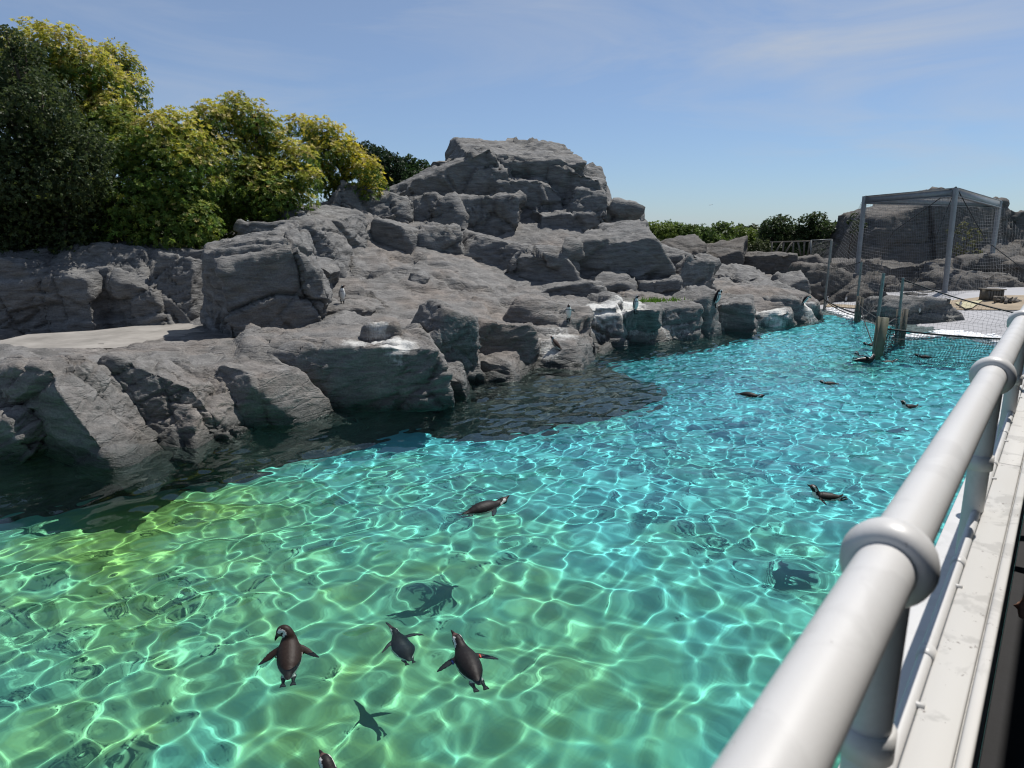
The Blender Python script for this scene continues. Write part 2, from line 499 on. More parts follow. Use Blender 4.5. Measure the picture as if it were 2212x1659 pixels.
def rock_disp(P, size, seed=0, blocky=1.0):
    """how far a rock surface stands proud at the world points P, in units of size"""
    w = np.stack([vnoise(P * 0.7 + 31.7, 5), vnoise(P * 0.7 + 7.1, 6), vnoise(P * 0.7 - 13.3, 7)], 1)
    w2 = np.stack([vnoise(P * 3.1 + 1.7, 15), vnoise(P * 3.1 + 27.1, 16), vnoise(P * 3.1 - 3.3, 17)], 1)
    W = P + 0.22 * w + 0.035 * w2
    Q = W @ STRATA
    a1, b1, c1, t1 = voro(Q * np.array([0.60, 0.75, 1.2]) * (0.55 / size), 11)
    j1, k1, f1 = joints(W, np.array([1.05, 1.35, 0.70]) * size, 61)
    j2, k2, f2 = joints(W @ rot_xyz(.25, -.3, .4), np.array([0.36, 0.45, 0.20]) * size, 83)
    g = np.clip(vnoise(P * (0.9 / size) + 3.3, 9) * 2.6 + 0.5, 0, 1)
    g2 = np.clip(vnoise(P * (0.8 / size) - 8.3, 19) * 2.6 + 0.6, 0, 1)
    e1 = np.exp(-((b1 - a1) / 0.035) ** 2); ej = np.exp(-(f1 / (0.028 * size)) ** 2); ek = np.exp(-(f2 / (0.016 * size)) ** 2)
    ridg = 1 - np.abs(vnoise(Q * np.array([1.3, 1.3, 5.0]) / size, 31))
    rid2 = 1 - np.abs(vnoise(Q * np.array([3.5, 3.5, 12.0]) / size, 33))
    d = 0.07 * fbm(P * (0.5 / size), 2, 41)
    d += blocky * (0.10 * (c1 - 0.5) + 0.34 * t1) - 0.08 * e1 * (0.3 + 0.7 * g)
    d += blocky * g2 * 0.24 * (j1 - 0.5) - 0.10 * ej * g2 * (k1 > 0.25)
    d += blocky * g * 0.10 * (j2 - 0.5) - 0.045 * ek * g * (k2 > 0.4)
    d += 0.055 * (ridg - 0.6) + 0.032 * (rid2 - .6)
    d += 0.024 * fbm(P * (6.0 / size), 3, 51, 0.6)
    return d


GUANO = []


def guano_at(P, Nz):
    g = np.zeros(len(P))
    for c, r, s in GUANO:
        d = P - c
        dz = np.where(d[:, 2] < 0, d[:, 2] * 0.55, d[:, 2] * 1.2)
        g = np.maximum(g, s * np.exp(-((d[:, 0] ** 2 + 0.6 * d[:, 1] ** 2 + dz ** 2) / r ** 2)))
    return (g * (0.55 + 0.45 * np.clip(Nz, 0, 1)))[:, None].repeat(3, 1)


def vnormals(V, F):
    a, b, c = V[F[:, 0]], V[F[:, 1]], V[F[:, 2]]
    n = np.cross(b - a, V[F[:, 3]] - a)
    o = np.zeros_like(V)
    for k in range(4): np.add.at(o, F[:, k], n)
    return o / (np.linalg.norm(o, axis=1)[:, None] + 1e-12)


_cs = {}


def cubesphere(n):
    if n in _cs: return _cs[n]
    t = np.tan(np.linspace(-1, 1, n + 1) * np.pi / 4)
    key, V, F = {}, [], []

    def vid(p):
        k = tuple(np.round(p, 6))
        if k not in key: key[k] = len(V); V.append(p)
        return key[k]
    for ax in range(3):
        for sg in (-1, 1):
            ids = np.zeros((n + 1, n + 1), int)
            for i, a in enumerate(t):
                for j, b in enumerate(t):
                    p = [0, 0, 0]; p[ax] = sg; p[(ax + 1) % 3] = a * sg; p[(ax + 2) % 3] = b
                    ids[i, j] = vid(p)
            F.append(np.stack([ids[:-1, :-1], ids[1:, :-1], ids[1:, 1:], ids[:-1, 1:]], -1).reshape(-1, 4))
    V = np.array(V, float); V /= np.linalg.norm(V, axis=1)[:, None]
    _cs[n] = (V, np.concatenate(F)); return _cs[n]


def rock_shape(C, half, seed, n=36, yaw=0., roll=0., pitch=0., pw=34, cham=5, blocky=1.0, amp=1.0, taper=0.12, tight=1.0):
    """a hewn block: planes cut into a box, edges worn, then broken up along its strata and cracks"""
    rg = np.random.default_rng(seed)
    D, F = cubesphere(n)
    nb, db = [], []
    for ax in range(3):
        for sg in (-1, 1):
            v = np.zeros(3); v[ax] = sg
            v += rg.normal(0, 0.16, 3)
            if ax < 2: v[2] += taper * rg.uniform(0.6, 1.8)
            v /= np.linalg.norm(v); nb.append(v); db.append(rg.uniform(0.92, 1.04))
    for _ in range(cham):
        v = rg.normal(0, 1, 3); v[2] = abs(v[2]) * 0.9 - 0.15; v /= np.linalg.norm(v)
        nb.append(v); db.append(rg.uniform(1.0, 1.3) * tight)
    nb, db = np.array(nb), np.array(db)
    q = np.clip(D @ nb.T, 0, None) / db
    r = (q ** pw).sum(1) ** (-1.0 / pw)
    V = D * r[:, None] * np.asarray(half)
    R = rot_xyz(pitch, roll, yaw)
    V = V @ R.T + np.asarray(C)
    nn = vnormals(V, F)
    if ((V - C) * nn).sum() < 0: F = F[:, ::-1]; nn = -nn
    size = float(np.clip(np.mean(half) * 1.1, 0.6, 1.9)); size = 0.6 * 2 ** (round(math.log2(size / 0.6) * 2) / 2)
    V = V + nn * (rock_disp(V, size, seed, blocky) * size * amp)[:, None]
    return V, F


def add_rock(name, C, half, seed, mat, parent=None, **kw):
    V, F = rock_shape(C, half, seed, **kw)
    nn = vnormals(V, F)
    o = add(name, V, F, mat, parent, True, {'guano': guano_at(V, nn[:, 2])})
    o.cycles.is_caustics_receiver = True
    return o


def rock(x0, y0, x1, y1, Y, depth, seed, mat='rock', parent=None, name='rock_block', yaw=0, roll=0, pitch=0, sink=0.25, **kw):
    """a rock sighted between the survey corners, standing at distance Y, depth metres thick"""
    c = on_y((x0 + x1) / 2, (y0 + y1) / 2, Y)
    m = mpp(Y)
    hx, hz = (x1 - x0) / 2 * m, (y1 - y0) / 2 * m
    c = c + np.array([0, depth * 0.5, -hz * sink])
    hz *= 1 + sink
    n = int(np.clip((x1 - x0 + y1 - y0) / 2 * K * 0.52, 14, 72)) // 4 * 4
    return add_rock(name, c, (hx * 0.96, depth / 2 * 1.05, hz * 0.97), seed, M[mat], parent, n=n, yaw=math.radians(yaw), roll=math.radians(roll), pitch=math.radians(pitch), **kw)


for x, y, Y, r, s in [(812, 712, 15.0, 0.42, 1.0), (860, 748, 14.5, 0.5, 1.0), (770, 735, 14.6, 0.5, 0.7), (680, 745, 14.0, 0.6, 0.5), (1300, 668, 22.3, 0.8, 1.1), (1350, 664, 22.6, 0.8, 1.15), (1270, 690, 22.0, 0.5, 0.7),
                      (1395, 700, 22.4, 0.7, 0.65), (1445, 690, 22.8, 0.7, 0.7), (1480, 705, 22.9, 0.5, 0.7), (1565, 668, 24.6, 0.8, 0.75), (1675, 690, 26.2, 0.8, 1.15), (1635, 688, 26, 0.6, 0.8), (1750, 668, 27.5, 0.7, 1.0), (1770, 680, 27.4, 0.6, 0.9),
                      (1185, 756, 18.6, 0.5, 0.85), (1215, 720, 19.4, 0.7, 0.7), (1160, 735, 18.8, 0.4, 0.5), (700, 478, 26.5, 0.9, 0.55), (660, 470, 26, 0.6, 0.6), (360, 890, 11.6, 0.5, 0.5), (430, 800, 12.4, 0.6, 0.35), (1100, 690, 19, 0.5, 0.3), (1240, 750, 20, .3, .5)]:
    GUANO.append((on_y(x, y, Y), r, s))

# ------------------------------------------------------------------ ground, pool, beach
BN = np.array([0.973, 0.232])                                  # the way the wave beach rises


def floor_z(x, y):
    d = (x - 14.3) * BN[0] + (y - 31.0) * BN[1]
    z = np.where(d < 0, 0.135 * d, 0.10 * d)
    return np.clip(z, -1.95, 0.62)


def grid(x0, x1, y0, y1, sx, sy=None):
    xs = np.arange(x0, x1 + 1e-6, sx); ys = np.arange(y0, y1 + 1e-6, sy or sx)
    X, Y = np.meshgrid(xs, ys); i = np.arange(X.size).reshape(X.shape)
    F = np.stack([i[:-1, :-1], i[:-1, 1:], i[1:, 1:], i[1:, :-1]], -1).reshape(-1, 4)
    return X, Y, F


def build_ground():
    R, z = 4000.0, 0.5
    V = [(-R, -R, z), (R, -R, z), (R, R, z), (-R, R, z), (-30, -12, z), (40, -12, z), (40, 64, z), (-30, 64, z)]
    o = add('ground', V, [(0, 1, 5, 4), (1, 2, 6, 5), (2, 3, 7, 6), (3, 0, 4, 7)], M['earth'], smooth=False)
    o['kind'] = 'structure'
    X, Y, F = grid(-12, 40, -2, 40, 0.5)
    Z = floor_z(X, Y) + 0.03 * vnoise(np.stack([X.ravel() * .3, Y.ravel() * .3, 0 * X.ravel()], 1), 3).reshape(X.shape)
    al = np.zeros(X.size)
    P = np.stack([X.ravel(), Y.ravel()], 1)
    for x, y, r, s in [(160, 1200, 3.2, .19), (500, 1130, 1.8, .22), (330, 1080, 1.3, .15), (1250, 880, 1.3, .5), (1000, 1160, 1.4, .12), (900, 1380, 1.3, .10), (560, 1560, .8, .16), (1480, 1560, .6, .18), (1600, 800, 2, .22), (1850, 790, 2, .35), (1500, 880, 1.5, -.1)]:
        p = on_z(x, y, 0.0); d = p[:2] / np.linalg.norm(p[:2]); p = p[:2] + d * 1.5
        al = al + s * np.exp(-((P - p) ** 2).sum(1) / r ** 2)
    far = np.clip((P[:, 1] - 7.5) / 8, 0, 1) * 0.32 + np.clip((P[:, 0] - 0.5) / 5, 0, 1) * 0.1
    al = np.clip(al * 0.8 - far + 0.66, 0, 1)
    o = add('pool_floor', np.stack([X, Y, Z], -1).reshape(-1, 3), F, M['floor'], cols={'algae': al[:, None].repeat(3, 1)})
    o['kind'] = 'structure'; o.cycles.is_caustics_receiver = True
    # dry concrete of the wave beach, a sheet just above the pool floor
    X, Y, F = grid(13.0, 34, 14, 44, 0.4)
    d = (X - 14.3) * BN[0] + (Y - 31.0) * BN[1]
    Z = floor_z(X, Y) + 0.035
    keep = (d.ravel()[F].min(1) > -1.6)
    o = add('beach', np.stack([X, Y, Z], -1).reshape(-1, 3), F[keep], M['beach'])
    o['kind'] = 'structure'; o.cycles.is_caustics_receiver = True


build_ground()


def build_water():
    u = np.array([0.60, 0.80]); w = np.array([0.80, -0.60])     # along and across the pool
    a = [-9.0]
    while a[-1] < 33.0: a.append(a[-1] + (0.033 if a[-1] < 8 else min(0.033 + (a[-1] - 8) * 0.0025, 0.075)))
    a = np.array(a); b = np.arange(-10.6, 9.6, 0.036)
    A, B = np.meshgrid(a, b); X = 1.0 + A * u[0] + B * w[0]; Y = 6.0 + A * u[1] + B * w[1]
    rg = np.random.default_rng(7)
    Z = np.zeros_like(X)
    g1 = np.sin(X * .55 + 1.1 * np.sin(Y * .37)) * np.sin(Y * .48 + 1.7)
    far = np.clip((Y - 9) / 10, 0, 1)
    for i in range(46):
        lam = 0.21 * 4.8 ** rg.random(); k = 2 * np.pi / lam; th = rg.random() * 2 * np.pi
        am = 0.00106 * (lam / 0.45) ** 1.35 * rg.uniform(0.5, 1.2)
        wx = X + 0.22 * np.sin(Y * 1.1 + i * 1.3) + 0.12 * np.sin(X * 2.1 + i * 2.1); wy = Y + 0.22 * np.sin(X * 1.0 + i * 0.7) + 0.1 * np.sin(Y * 2.3 + i)
        Z += am * (1 + 0.2 * g1) * np.sin(k * (np.cos(th) * wx + np.sin(th) * wy) + rg.random() * 6.28)
    patch = np.clip(np.sin(X * .8 + 2 * np.sin(Y * .5)) * np.sin(Y * .9 - 1.3 * np.sin(X * .6)) * 1.6 + 0.1, 0, 1)
    for i in range(12):                                           # finer wrinkles in patches
        lam = 0.15 * 1.9 ** rg.random(); k = 2 * np.pi / lam; th = rg.random() * 6.28
        Z += patch * 0.00028 * lam / 0.2 * np.sin(k * (np.cos(th) * (X + .1 * np.sin(Y * 2.7 + i)) + np.sin(th) * (Y + .1 * np.sin(X * 2.5 + i))) + rg.random() * 6.28)
    for i in range(16):                                           # wind ripples further out
        lam = 0.22 * 2.2 ** rg.random(); k = 2 * np.pi / lam; th = 2.5 + rg.normal(0, 0.5)
        Z += far * 0.0021 * lam / 0.3 * np.sin(k * (np.cos(th) * (X + .2 * np.sin(Y * 1.7 + i)) + np.sin(th) * (Y + .2 * np.sin(X * 1.5 + i))) + rg.random() * 6.28)
    for p, r0, s in RINGS:                                        # rings round the swimming birds
        d = np.sqrt((X - p[0]) ** 2 + (Y - p[1]) ** 2)
        Z += s * np.sin(d * 2 * np.pi / 0.15 + 1.5 * np.sin(X * 5 + Y * 3)) * np.exp(-((d - 0.2) / r0) ** 2)
    i = np.arange(X.size).reshape(X.shape)
    F = np.stack([i[:-1, :-1], i[:-1, 1:], i[1:, 1:], i[1:, :-1]], -1).reshape(-1, 4)
    P = np.stack([X, Y, Z], -1).reshape(-1, 3)
    n = P[:, 0] * RN[0] + P[:, 1] * RN[1]
    d = (P[:, 0] - 14.3) * BN[0] + (P[:, 1] - 31.0) * BN[1]
    ok = (n < -0.2) & (d < 1.2) & (P[:, 1] > -1.5)
    ok[ok] = ter_z(P[ok][:, :2]) < 0.6                             # the land behind the shore is dry
    F = F[ok[F].all(1)]
    used = np.unique(F); mp = np.zeros(len(P), int); mp[used] = np.arange(len(used))
    o = add('water', P[used], mp[F][:, ::-1], M['water'])
    fixn = o.data.polygons[0].normal.z
    if fixn < 0: o.data.flip_normals()
    o['kind'] = 'structure'
    o.cycles.is_caustics_caster = True


# ------------------------------------------------------------------ rocky shore: the terrain under the blocks
CTRL = []
for p in [(-7.84, 10.33), (-6.72, 11.38), (-5.4, 11.9), (-4.4, 12.8), (-2.5, 14.75), (-1.8, 16.0), (0.3, 18.3), (2.1, 19.4), (2.7, 21.2), (4.5, 21.9), (6.2, 22.8), (8.85, 25.2), (11.1, 26.7), (12.6, 28.1), (13.0, 30.0), (-10.5, 9.0), (-14, 7.5)]:
    q_ = (p[0] - 0.12, p[1] + 0.2); CTRL.append((q_[0], q_[1], -0.1)); CTRL.append((q_[0] - 0.28, q_[1] + 0.42, 0.62)); CTRL.append((p[0] + 0.42, p[1] - 0.6, -2.3))
for p in [(0.0, 16.0), (1.5, 16.7), (2.8, 17.4), (2.4, 18.4), (0.8, 17.4), (-1.2, 15.0)]: CTRL.append((p[0], p[1], -0.22))
for p in [(1.2, 14.4), (3.0, 15.6), (4.2, 17.4), (4.0, 19.5)]: CTRL.append((p[0], p[1], -2.3))
for x, y, Y in [(60, 800, 12.0), (240, 830, 12.6), (400, 800, 13.4), (520, 775, 14.0), (200, 760, 15.0), (400, 745, 16.5), (640, 745, 15.6), (760, 720, 16.3), (680, 705, 18.5), (880, 690, 18.0), (1000, 700, 19.0),
                (300, 722, 19.2), (120, 725, 19.5), (640, 690, 19.5), (740, 657, 21.5), (850, 660, 21.5), (950, 650, 22.5), (1100, 700, 20.3), (1200, 690, 21.5), (1250, 700, 22.0), (1080, 640, 24.0), (800, 560, 25.0), (900, 580, 25.2), (1000, 590, 26),
                (700, 500, 26.5), (650, 470, 27.5), (560, 500, 26.0), (850, 505, 29), (950, 540, 29.5), (1100, 560, 29), (1200, 620, 26.5), (1300, 655, 24.5), (1400, 650, 25), (1500, 650, 26), (1600, 645, 28), (1700, 640, 30), (1760, 655, 29.5), (1450, 620, 29), (1580, 625, 33),
                (760, 420, 32), (900, 440, 35), (1050, 400, 38), (1200, 420, 38), (1350, 500, 36), (600, 470, 31), (1650, 620, 36), (1780, 630, 36), (1500, 600, 37)]:
    CTRL.append(tuple(on_y(x, y, Y)))
for p in [(-14, 22, 1.6), (-20, 16, 1.2), (-14, 14, .8), (-10, 26, 2.4), (-16, 30, 2.2), (-6, 34, 2.5), (2, 42, 2.4), (10, 42, 1.4), (16, 40, 0.9), (-18, 42, 2), (15, 34, .5), (-22, 10, .8), (-12, 11, .9), (-26, 30, 1.2), (-26, 45, 1.), (14, 48, 1.)]: CTRL.append(p)
CTRL = np.array(CTRL)


def rbf_fit(C):
    d = np.sqrt(((C[:, None, :2] - C[None, :, :2]) ** 2).sum(-1) + 0.02)
    n = len(C); A = np.zeros((n + 3, n + 3)); A[:n, :n] = d; A[:n, n] = 1; A[:n, n + 1:] = C[:, :2]; A[n:, :n] = A[:n, n:].T
    A[:n, :n] += np.eye(n) * -0.02
    return np.linalg.solve(A, np.concatenate([C[:, 2], np.zeros(3)]))


RW = rbf_fit(CTRL)


def ter_z(P):
    out = np.zeros(len(P))
    for s in range(0, len(P), 20000):
        q = P[s:s + 20000]
        d = np.sqrt(((q[:, None] - CTRL[None, :, :2]) ** 2).sum(-1) + 0.02)
        out[s:s + 20000] = d @ RW[:-3] + RW[-3] + q @ RW[-2:]
    return out


shore_ob = None


def build_shore():
    global shore_ob
    X, Y, F = grid(-27, 17, 6.5, 47, 0.105)
    P = np.stack([X.ravel(), Y.ravel()], 1)
    Z = ter_z(P)
    keep = (Z > -2.5)
    V = np.stack([P[:, 0], P[:, 1], Z], 1)
    n = vnormals(V, F); n *= np.sign(n[:, 2:3])
    amp = np.clip((Z + 1.2) * 0.8, 0.15, 1.0)
    amp = amp * (1 - 0.75 * np.exp(-(((P[:, 0] + 7.0) / 3.5) ** 2 + ((P[:, 1] - 18.8) / 1.6) ** 2)))
    V = V + n * (rock_disp(V, 1.35, 0, 0.85) * 1.35 * amp)[:, None] * 0.85
    n = vnormals(V, F); n *= np.sign(n[:, 2:3])
    d = (V[:, 0] - 14.3) * BN[0] + (V[:, 1] - 31.0) * BN[1]
    keep &= ~((d > -1.2) & (V[:, 1] < 36.5))
    F = F[keep[F].all(1)]
    used = np.unique(F); mp = np.zeros(len(V), int); mp[used] = np.arange(len(used))
    V, n = V[used], n[used]
    shore_ob = add('rocky_shore', V, mp[F], M['rock_near'], None, True, {'guano': guano_at(V, n[:, 2])})
    shore_ob['kind'] = 'structure'; shore_ob.cycles.is_caustics_receiver = True


build_shore()

# ------------------------------------------------------------------ rocks of the shore (parts of the shore)
S = shore_ob
for a in [  # x0, y0, x1, y1, Y, depth, seed, kwargs : the worn bench along the water
    (-120, 795, 262, 1005, 11.15, 1.6, 101, dict(yaw=-18, roll=4, taper=.3)), (-140, 880, 90, 1005, 10.75, 1.2, 131, dict(yaw=-14, taper=.3)),
    (175, 808, 500, 962, 12.0, 1.6, 102, dict(yaw=-12, roll=6, taper=.35)), (255, 875, 455, 955, 11.85, 1.0, 132, dict(yaw=-8, taper=.3)),
    (395, 792, 640, 938, 12.75, 1.6, 103, dict(yaw=-22, roll=3, taper=.3)), (565, 742, 935, 900, 14.15, 2.2, 104, dict(yaw=-8, roll=-5, taper=.08, tight=1.15)),
    (720, 742, 925, 868, 14.35, 2.0, 105, dict(yaw=-4, roll=-3, taper=0)), (765, 704, 855, 765, 15.2, 1.0, 106, dict(yaw=5)),
    (895, 665, 1030, 800, 16.2, 1.6, 107, dict(yaw=8, roll=10, taper=.2)), (640, 695, 800, 745, 16.8, 1.8, 108, dict(pitch=8, taper=.3)),
    (840, 795, 1010, 860, 15.2, 1.4, 109, dict()), (950, 775, 1140, 830, 16.9, 1.5, 110, dict(yaw=-20)), (985, 700, 1180, 800, 17.9, 2.2, 111, dict(roll=8, taper=.3)),
    (1090, 730, 1285, 800, 18.5, 2.2, 112, dict(yaw=-14, taper=.35)), (1090, 660, 1270, 745, 20.4, 2.4, 113, dict(roll=14, pitch=10)),
    (1232, 655, 1372, 757, 21.9, 2.6, 114, dict(yaw=-8, tight=1.15)), (1330, 662, 1450, 754, 22.3, 2.4, 115, dict(yaw=-12, tight=1.15)), (1410, 655, 1540, 750, 22.8, 2.2, 116, dict(yaw=-16)),
    (1475, 640, 1560, 738, 23.8, 2.2, 117, dict(roll=-6)), (1530, 658, 1650, 728, 24.8, 2.2, 118, dict(yaw=-10)), (1610, 680, 1720, 718, 26.0, 2.0, 119, dict()),
    (1640, 645, 1770, 706, 27.4, 2.5, 120, dict(yaw=-12)), (1725, 652, 1796, 705, 28.0, 2.2, 121, dict(yaw=-20)), (1590, 618, 1745, 680, 29.2, 2.6, 122, dict(pitch=6)),
    (480, 475, 700, 565, 23.2, 2.6, 123, dict(roll=-5)), (565, 448, 770, 530, 25.4, 3.0, 124, dict(roll=6)), (620, 560, 720, 640, 21.8, 1.6, 125, dict(roll=20)),
    
    (800, 480, 900, 560, 27.6, 2, 130, dict(roll=20)), (880, 590, 925, 612, 23.6, .7, 133, dict(roll=10)), (1130, 615, 1330, 668, 25.0, 2.2, 134, dict()),
    (1285, 590, 1385, 650, 26.2, 1.6, 135, dict(taper=0, blocky=1.4)), (985, 512, 1165, 585, 28.6, 2.4, 136, dict(roll=6)), (1370, 600, 1480, 665, 26.5, 2, 137, dict()), (1450, 560, 1540, 660, 27.6, 2, 138, dict(roll=20)),
    (1510, 640, 1640, 680, 27, 2, 139, dict()), (640, 655, 800, 700, 19.6, 1.6, 140, dict(pitch=10)), (480, 725, 640, 770, 15.4, 1.4, 142, dict(taper=.3)),
    (1490, 610, 1560, 650, 29, 1.5, 144, dict()), (1700, 600, 1760, 650, 31, 2, 145, dict())]:
    near = a[4] < 21
    rock(*a[:7], mat='rock_near' if near else 'rock', parent=S, **dict(dict(amp=0.8, blocky=0.85), **a[7]))

# ------------------------------------------------------------------ rocks that stand out as things
def boulder(label, a, cat='boulder', name='boulder', **kw):
    o = rock(*a, name=name, **kw)
    return tag(o, label, cat)


o = boulder('tall leaning grey boulder with a dark shaded front beside the concrete pad', (418, 518, 650, 760, 17.6, 2.4, 201), yaw=24, roll=5, n=None or 60) if False else None
big = tag(rock(410, 512, 645, 770, 17.3, 2.6, 201, name='boulder', yaw=30, roll=7, taper=0.12, blocky=0.5, tight=1.1, cham=4), 'tall leaning grey boulder with dark shaded front beside the concrete pad', 'boulder')
rock(545, 512, 662, 640, 18.4, 2.2, 202, parent=big, name='overhang', yaw=10, roll=-12, blocky=0.7)
boulder('angular dark boulder split by clefts high on the slope below the peak', (875, 497, 990, 590, 28.0, 2.4, 203), yaw=20, roll=-10)
boulder('broad blocky boulder with a flat top in the middle of the slope', (1075, 540, 1280, 660, 26.8, 3.0, 204), yaw=-6, blocky=1.2)
boulder('large rounded boulder jutting out over a dark hollow right of the peak', (1262, 495, 1445, 605, 27.6, 3.2, 205), yaw=-10, roll=-4)
boulder('sloping dark boulder leaning against the jutting one', (1385, 535, 1530, 655, 28.4, 2.6, 206), roll=24)
boulder('smooth grey dome of rock under the golden trees left of the peak', (678, 410, 880, 520, 30.0, 4.0, 207), roll=10, blocky=.7)
boulder('long low dark boulder behind the penguin rocks near the far wall', (1520, 585, 1685, 645, 33.0, 3.0, 208), yaw=4)
boulder('small dark boulder in front of the long low one', (1530, 612, 1590, 650, 31.0, 1.6, 209))
boulder('long dark island of rock lying on the pale wave beach', (1918, 652, 2112, 738, 26.6, 3.4, 210), yaw=-12, roll=4, cat='rock', name='island_rock')

pk = empty('rock_peak', on_y(1110, 545, 33))
tag(pk, 'tall stepped grey rock peak with a flat top against the sky', 'rock peak')
for a in [(968, 306, 1250, 480, 35.0, 6.0, 301, dict(roll=3, taper=.22, tight=1.15, cham=4)), (830, 352, 1100, 520, 33.6, 5.0, 302, dict(roll=-10, taper=.2, tight=1.1)), (1180, 362, 1318, 480, 33.8, 5.0, 303, dict(taper=.12, tight=1.15)),
          (950, 430, 1136, 575, 31.6, 4.5, 304, dict(taper=-.04, blocky=1.3, yaw=-8, tight=1.3, cham=3)), (1116, 432, 1308, 575, 32.2, 4.5, 305, dict(taper=-.04, blocky=1.3, yaw=10, tight=1.3, cham=3)), (1270, 445, 1390, 540, 33.2, 4.5, 306, dict(roll=12, tight=1.15)),
          (815, 415, 990, 545, 31.8, 4.5, 307, dict(roll=4, blocky=1.2, tight=1.2)), (1050, 385, 1225, 462, 33.4, 3.0, 308, dict(roll=14, tight=1.1)), (978, 330, 1110, 410, 34.4, 3.0, 309, dict(roll=-8)), (1235, 400, 1318, 462, 33.0, 2.5, 310, dict()), (880, 380, 1300, 560, 36.0, 6.0, 311, dict(tight=1.2))]:
    rock(*a[:7], parent=pk, **a[7])

lw = empty('rock_wall', on_y(200, 715, 20))
tag(lw, 'long grey sculpted rock wall behind the concrete pad under the trees', 'rock wall')
for a in [(-120, 560, 75, 735, 19.0, 2.4, 401, dict(taper=.05)), (62, 572, 205, 728, 19.3, 2.2, 402, dict(taper=0, yaw=4)), (85, 535, 320, 640, 20.4, 2.4, 403, dict(roll=4)), (190, 575, 345, 722, 19.7, 2.2, 404, dict(taper=.05, blocky=1.3)),
          (320, 565, 440, 715, 20.0, 2.2, 405, dict(taper=.2, yaw=-10)), (270, 548, 470, 630, 21.2, 2.2, 406, dict(roll=6)), (-140, 540, 110, 620, 20.2, 2.4, 407, dict(roll=-3)), (380, 600, 470, 720, 21, 2.0, 408, dict())]:
    rock(*a[:7], parent=lw, **a[7])

fw = empty('far_rock_wall', on_y(1600, 610, 40))
tag(fw, 'low curving grey rock wall with a sunlit rim in front of the shrubs', 'rock wall')
for a in [(1425, 528, 1530, 610, 38.0, 2.5, 501, dict()), (1495, 543, 1620, 620, 39.0, 2.5, 502, dict(blocky=.6)), (1590, 548, 1720, 620, 40.0, 2.5, 503, dict(blocky=.5)), (1690, 558, 1800, 620, 41, 2.5, 504, dict(blocky=.4)), (1770, 565, 1860, 620, 42, 2.5, 505, dict(blocky=.3))]:
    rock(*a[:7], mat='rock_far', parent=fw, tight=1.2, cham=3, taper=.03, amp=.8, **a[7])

cr = empty('rock_crag', on_y(2040, 600, 48))
tag(cr, 'big dark flat-topped crag behind the netted cage', 'rock crag')
for a in [(1872, 446, 2085, 610, 46.0, 6, 601, dict(roll=-3, blocky=.8)), (2000, 428, 2200, 610, 46.5, 6, 602, dict(blocky=.8)), (2120, 470, 2330, 610, 47.5, 6, 603, dict(roll=12, blocky=.9)), (2150, 540, 2330, 640, 44, 4, 604, dict())]:
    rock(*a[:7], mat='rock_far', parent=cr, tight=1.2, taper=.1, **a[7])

hs = empty('rock_mound', on_y(2000, 650, 38))
tag(hs, 'heap of grey-brown ledges and hollows at the foot of the cage posts', 'rock mound')
for a in [(1735, 585, 1860, 665, 33.5, 3, 611, dict()), (1830, 600, 1960, 668, 35.0, 3, 612, dict()), (1900, 570, 2060, 640, 38, 3.5, 613, dict(roll=6)), (1990, 590, 2150, 660, 36.5, 3.5, 614, dict(roll=14)), (1930, 620, 2060, 665, 34, 2.5, 615, dict()),
          (2040, 560, 2160, 625, 39, 3, 616, dict()), (2100, 600, 2190, 650, 37, 2.5, 617, dict()), (1880, 640, 1945, 672, 32.5, 1.5, 618, dict()), (1960, 636, 2035, 668, 32.6, 1.6, 619, dict()), (2010, 640, 2075, 662, 32.4, 1.6, 620, dict()), (2030, 596, 2150, 664, 33.6, 3, 621, dict()), (2120, 598, 2240, 650, 35.5, 3, 622, dict()), (1830, 620, 1930, 670, 33, 2, 623, dict()), (2170, 570, 2300, 650, 38, 3, 624, dict())]:
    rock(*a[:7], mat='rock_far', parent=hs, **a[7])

# pale concrete pad between the bench and the left wall
V = [on_z(x, y, 0.94) for x, y in [(-90, 756), (60, 722), (200, 714), (420, 690), (470, 690), (470, 734), (250, 752)]]
pv = np.array(V)
o = add('concrete_pad', np.concatenate([pv, pv - np.array([0, 0, .3])]), [(0, 1, 2, 6), (2, 3, 5, 6), (3, 4, 5, 5)], M['concrete'], smooth=False)
fix_tris(o.data); o['kind'] = 'structure'

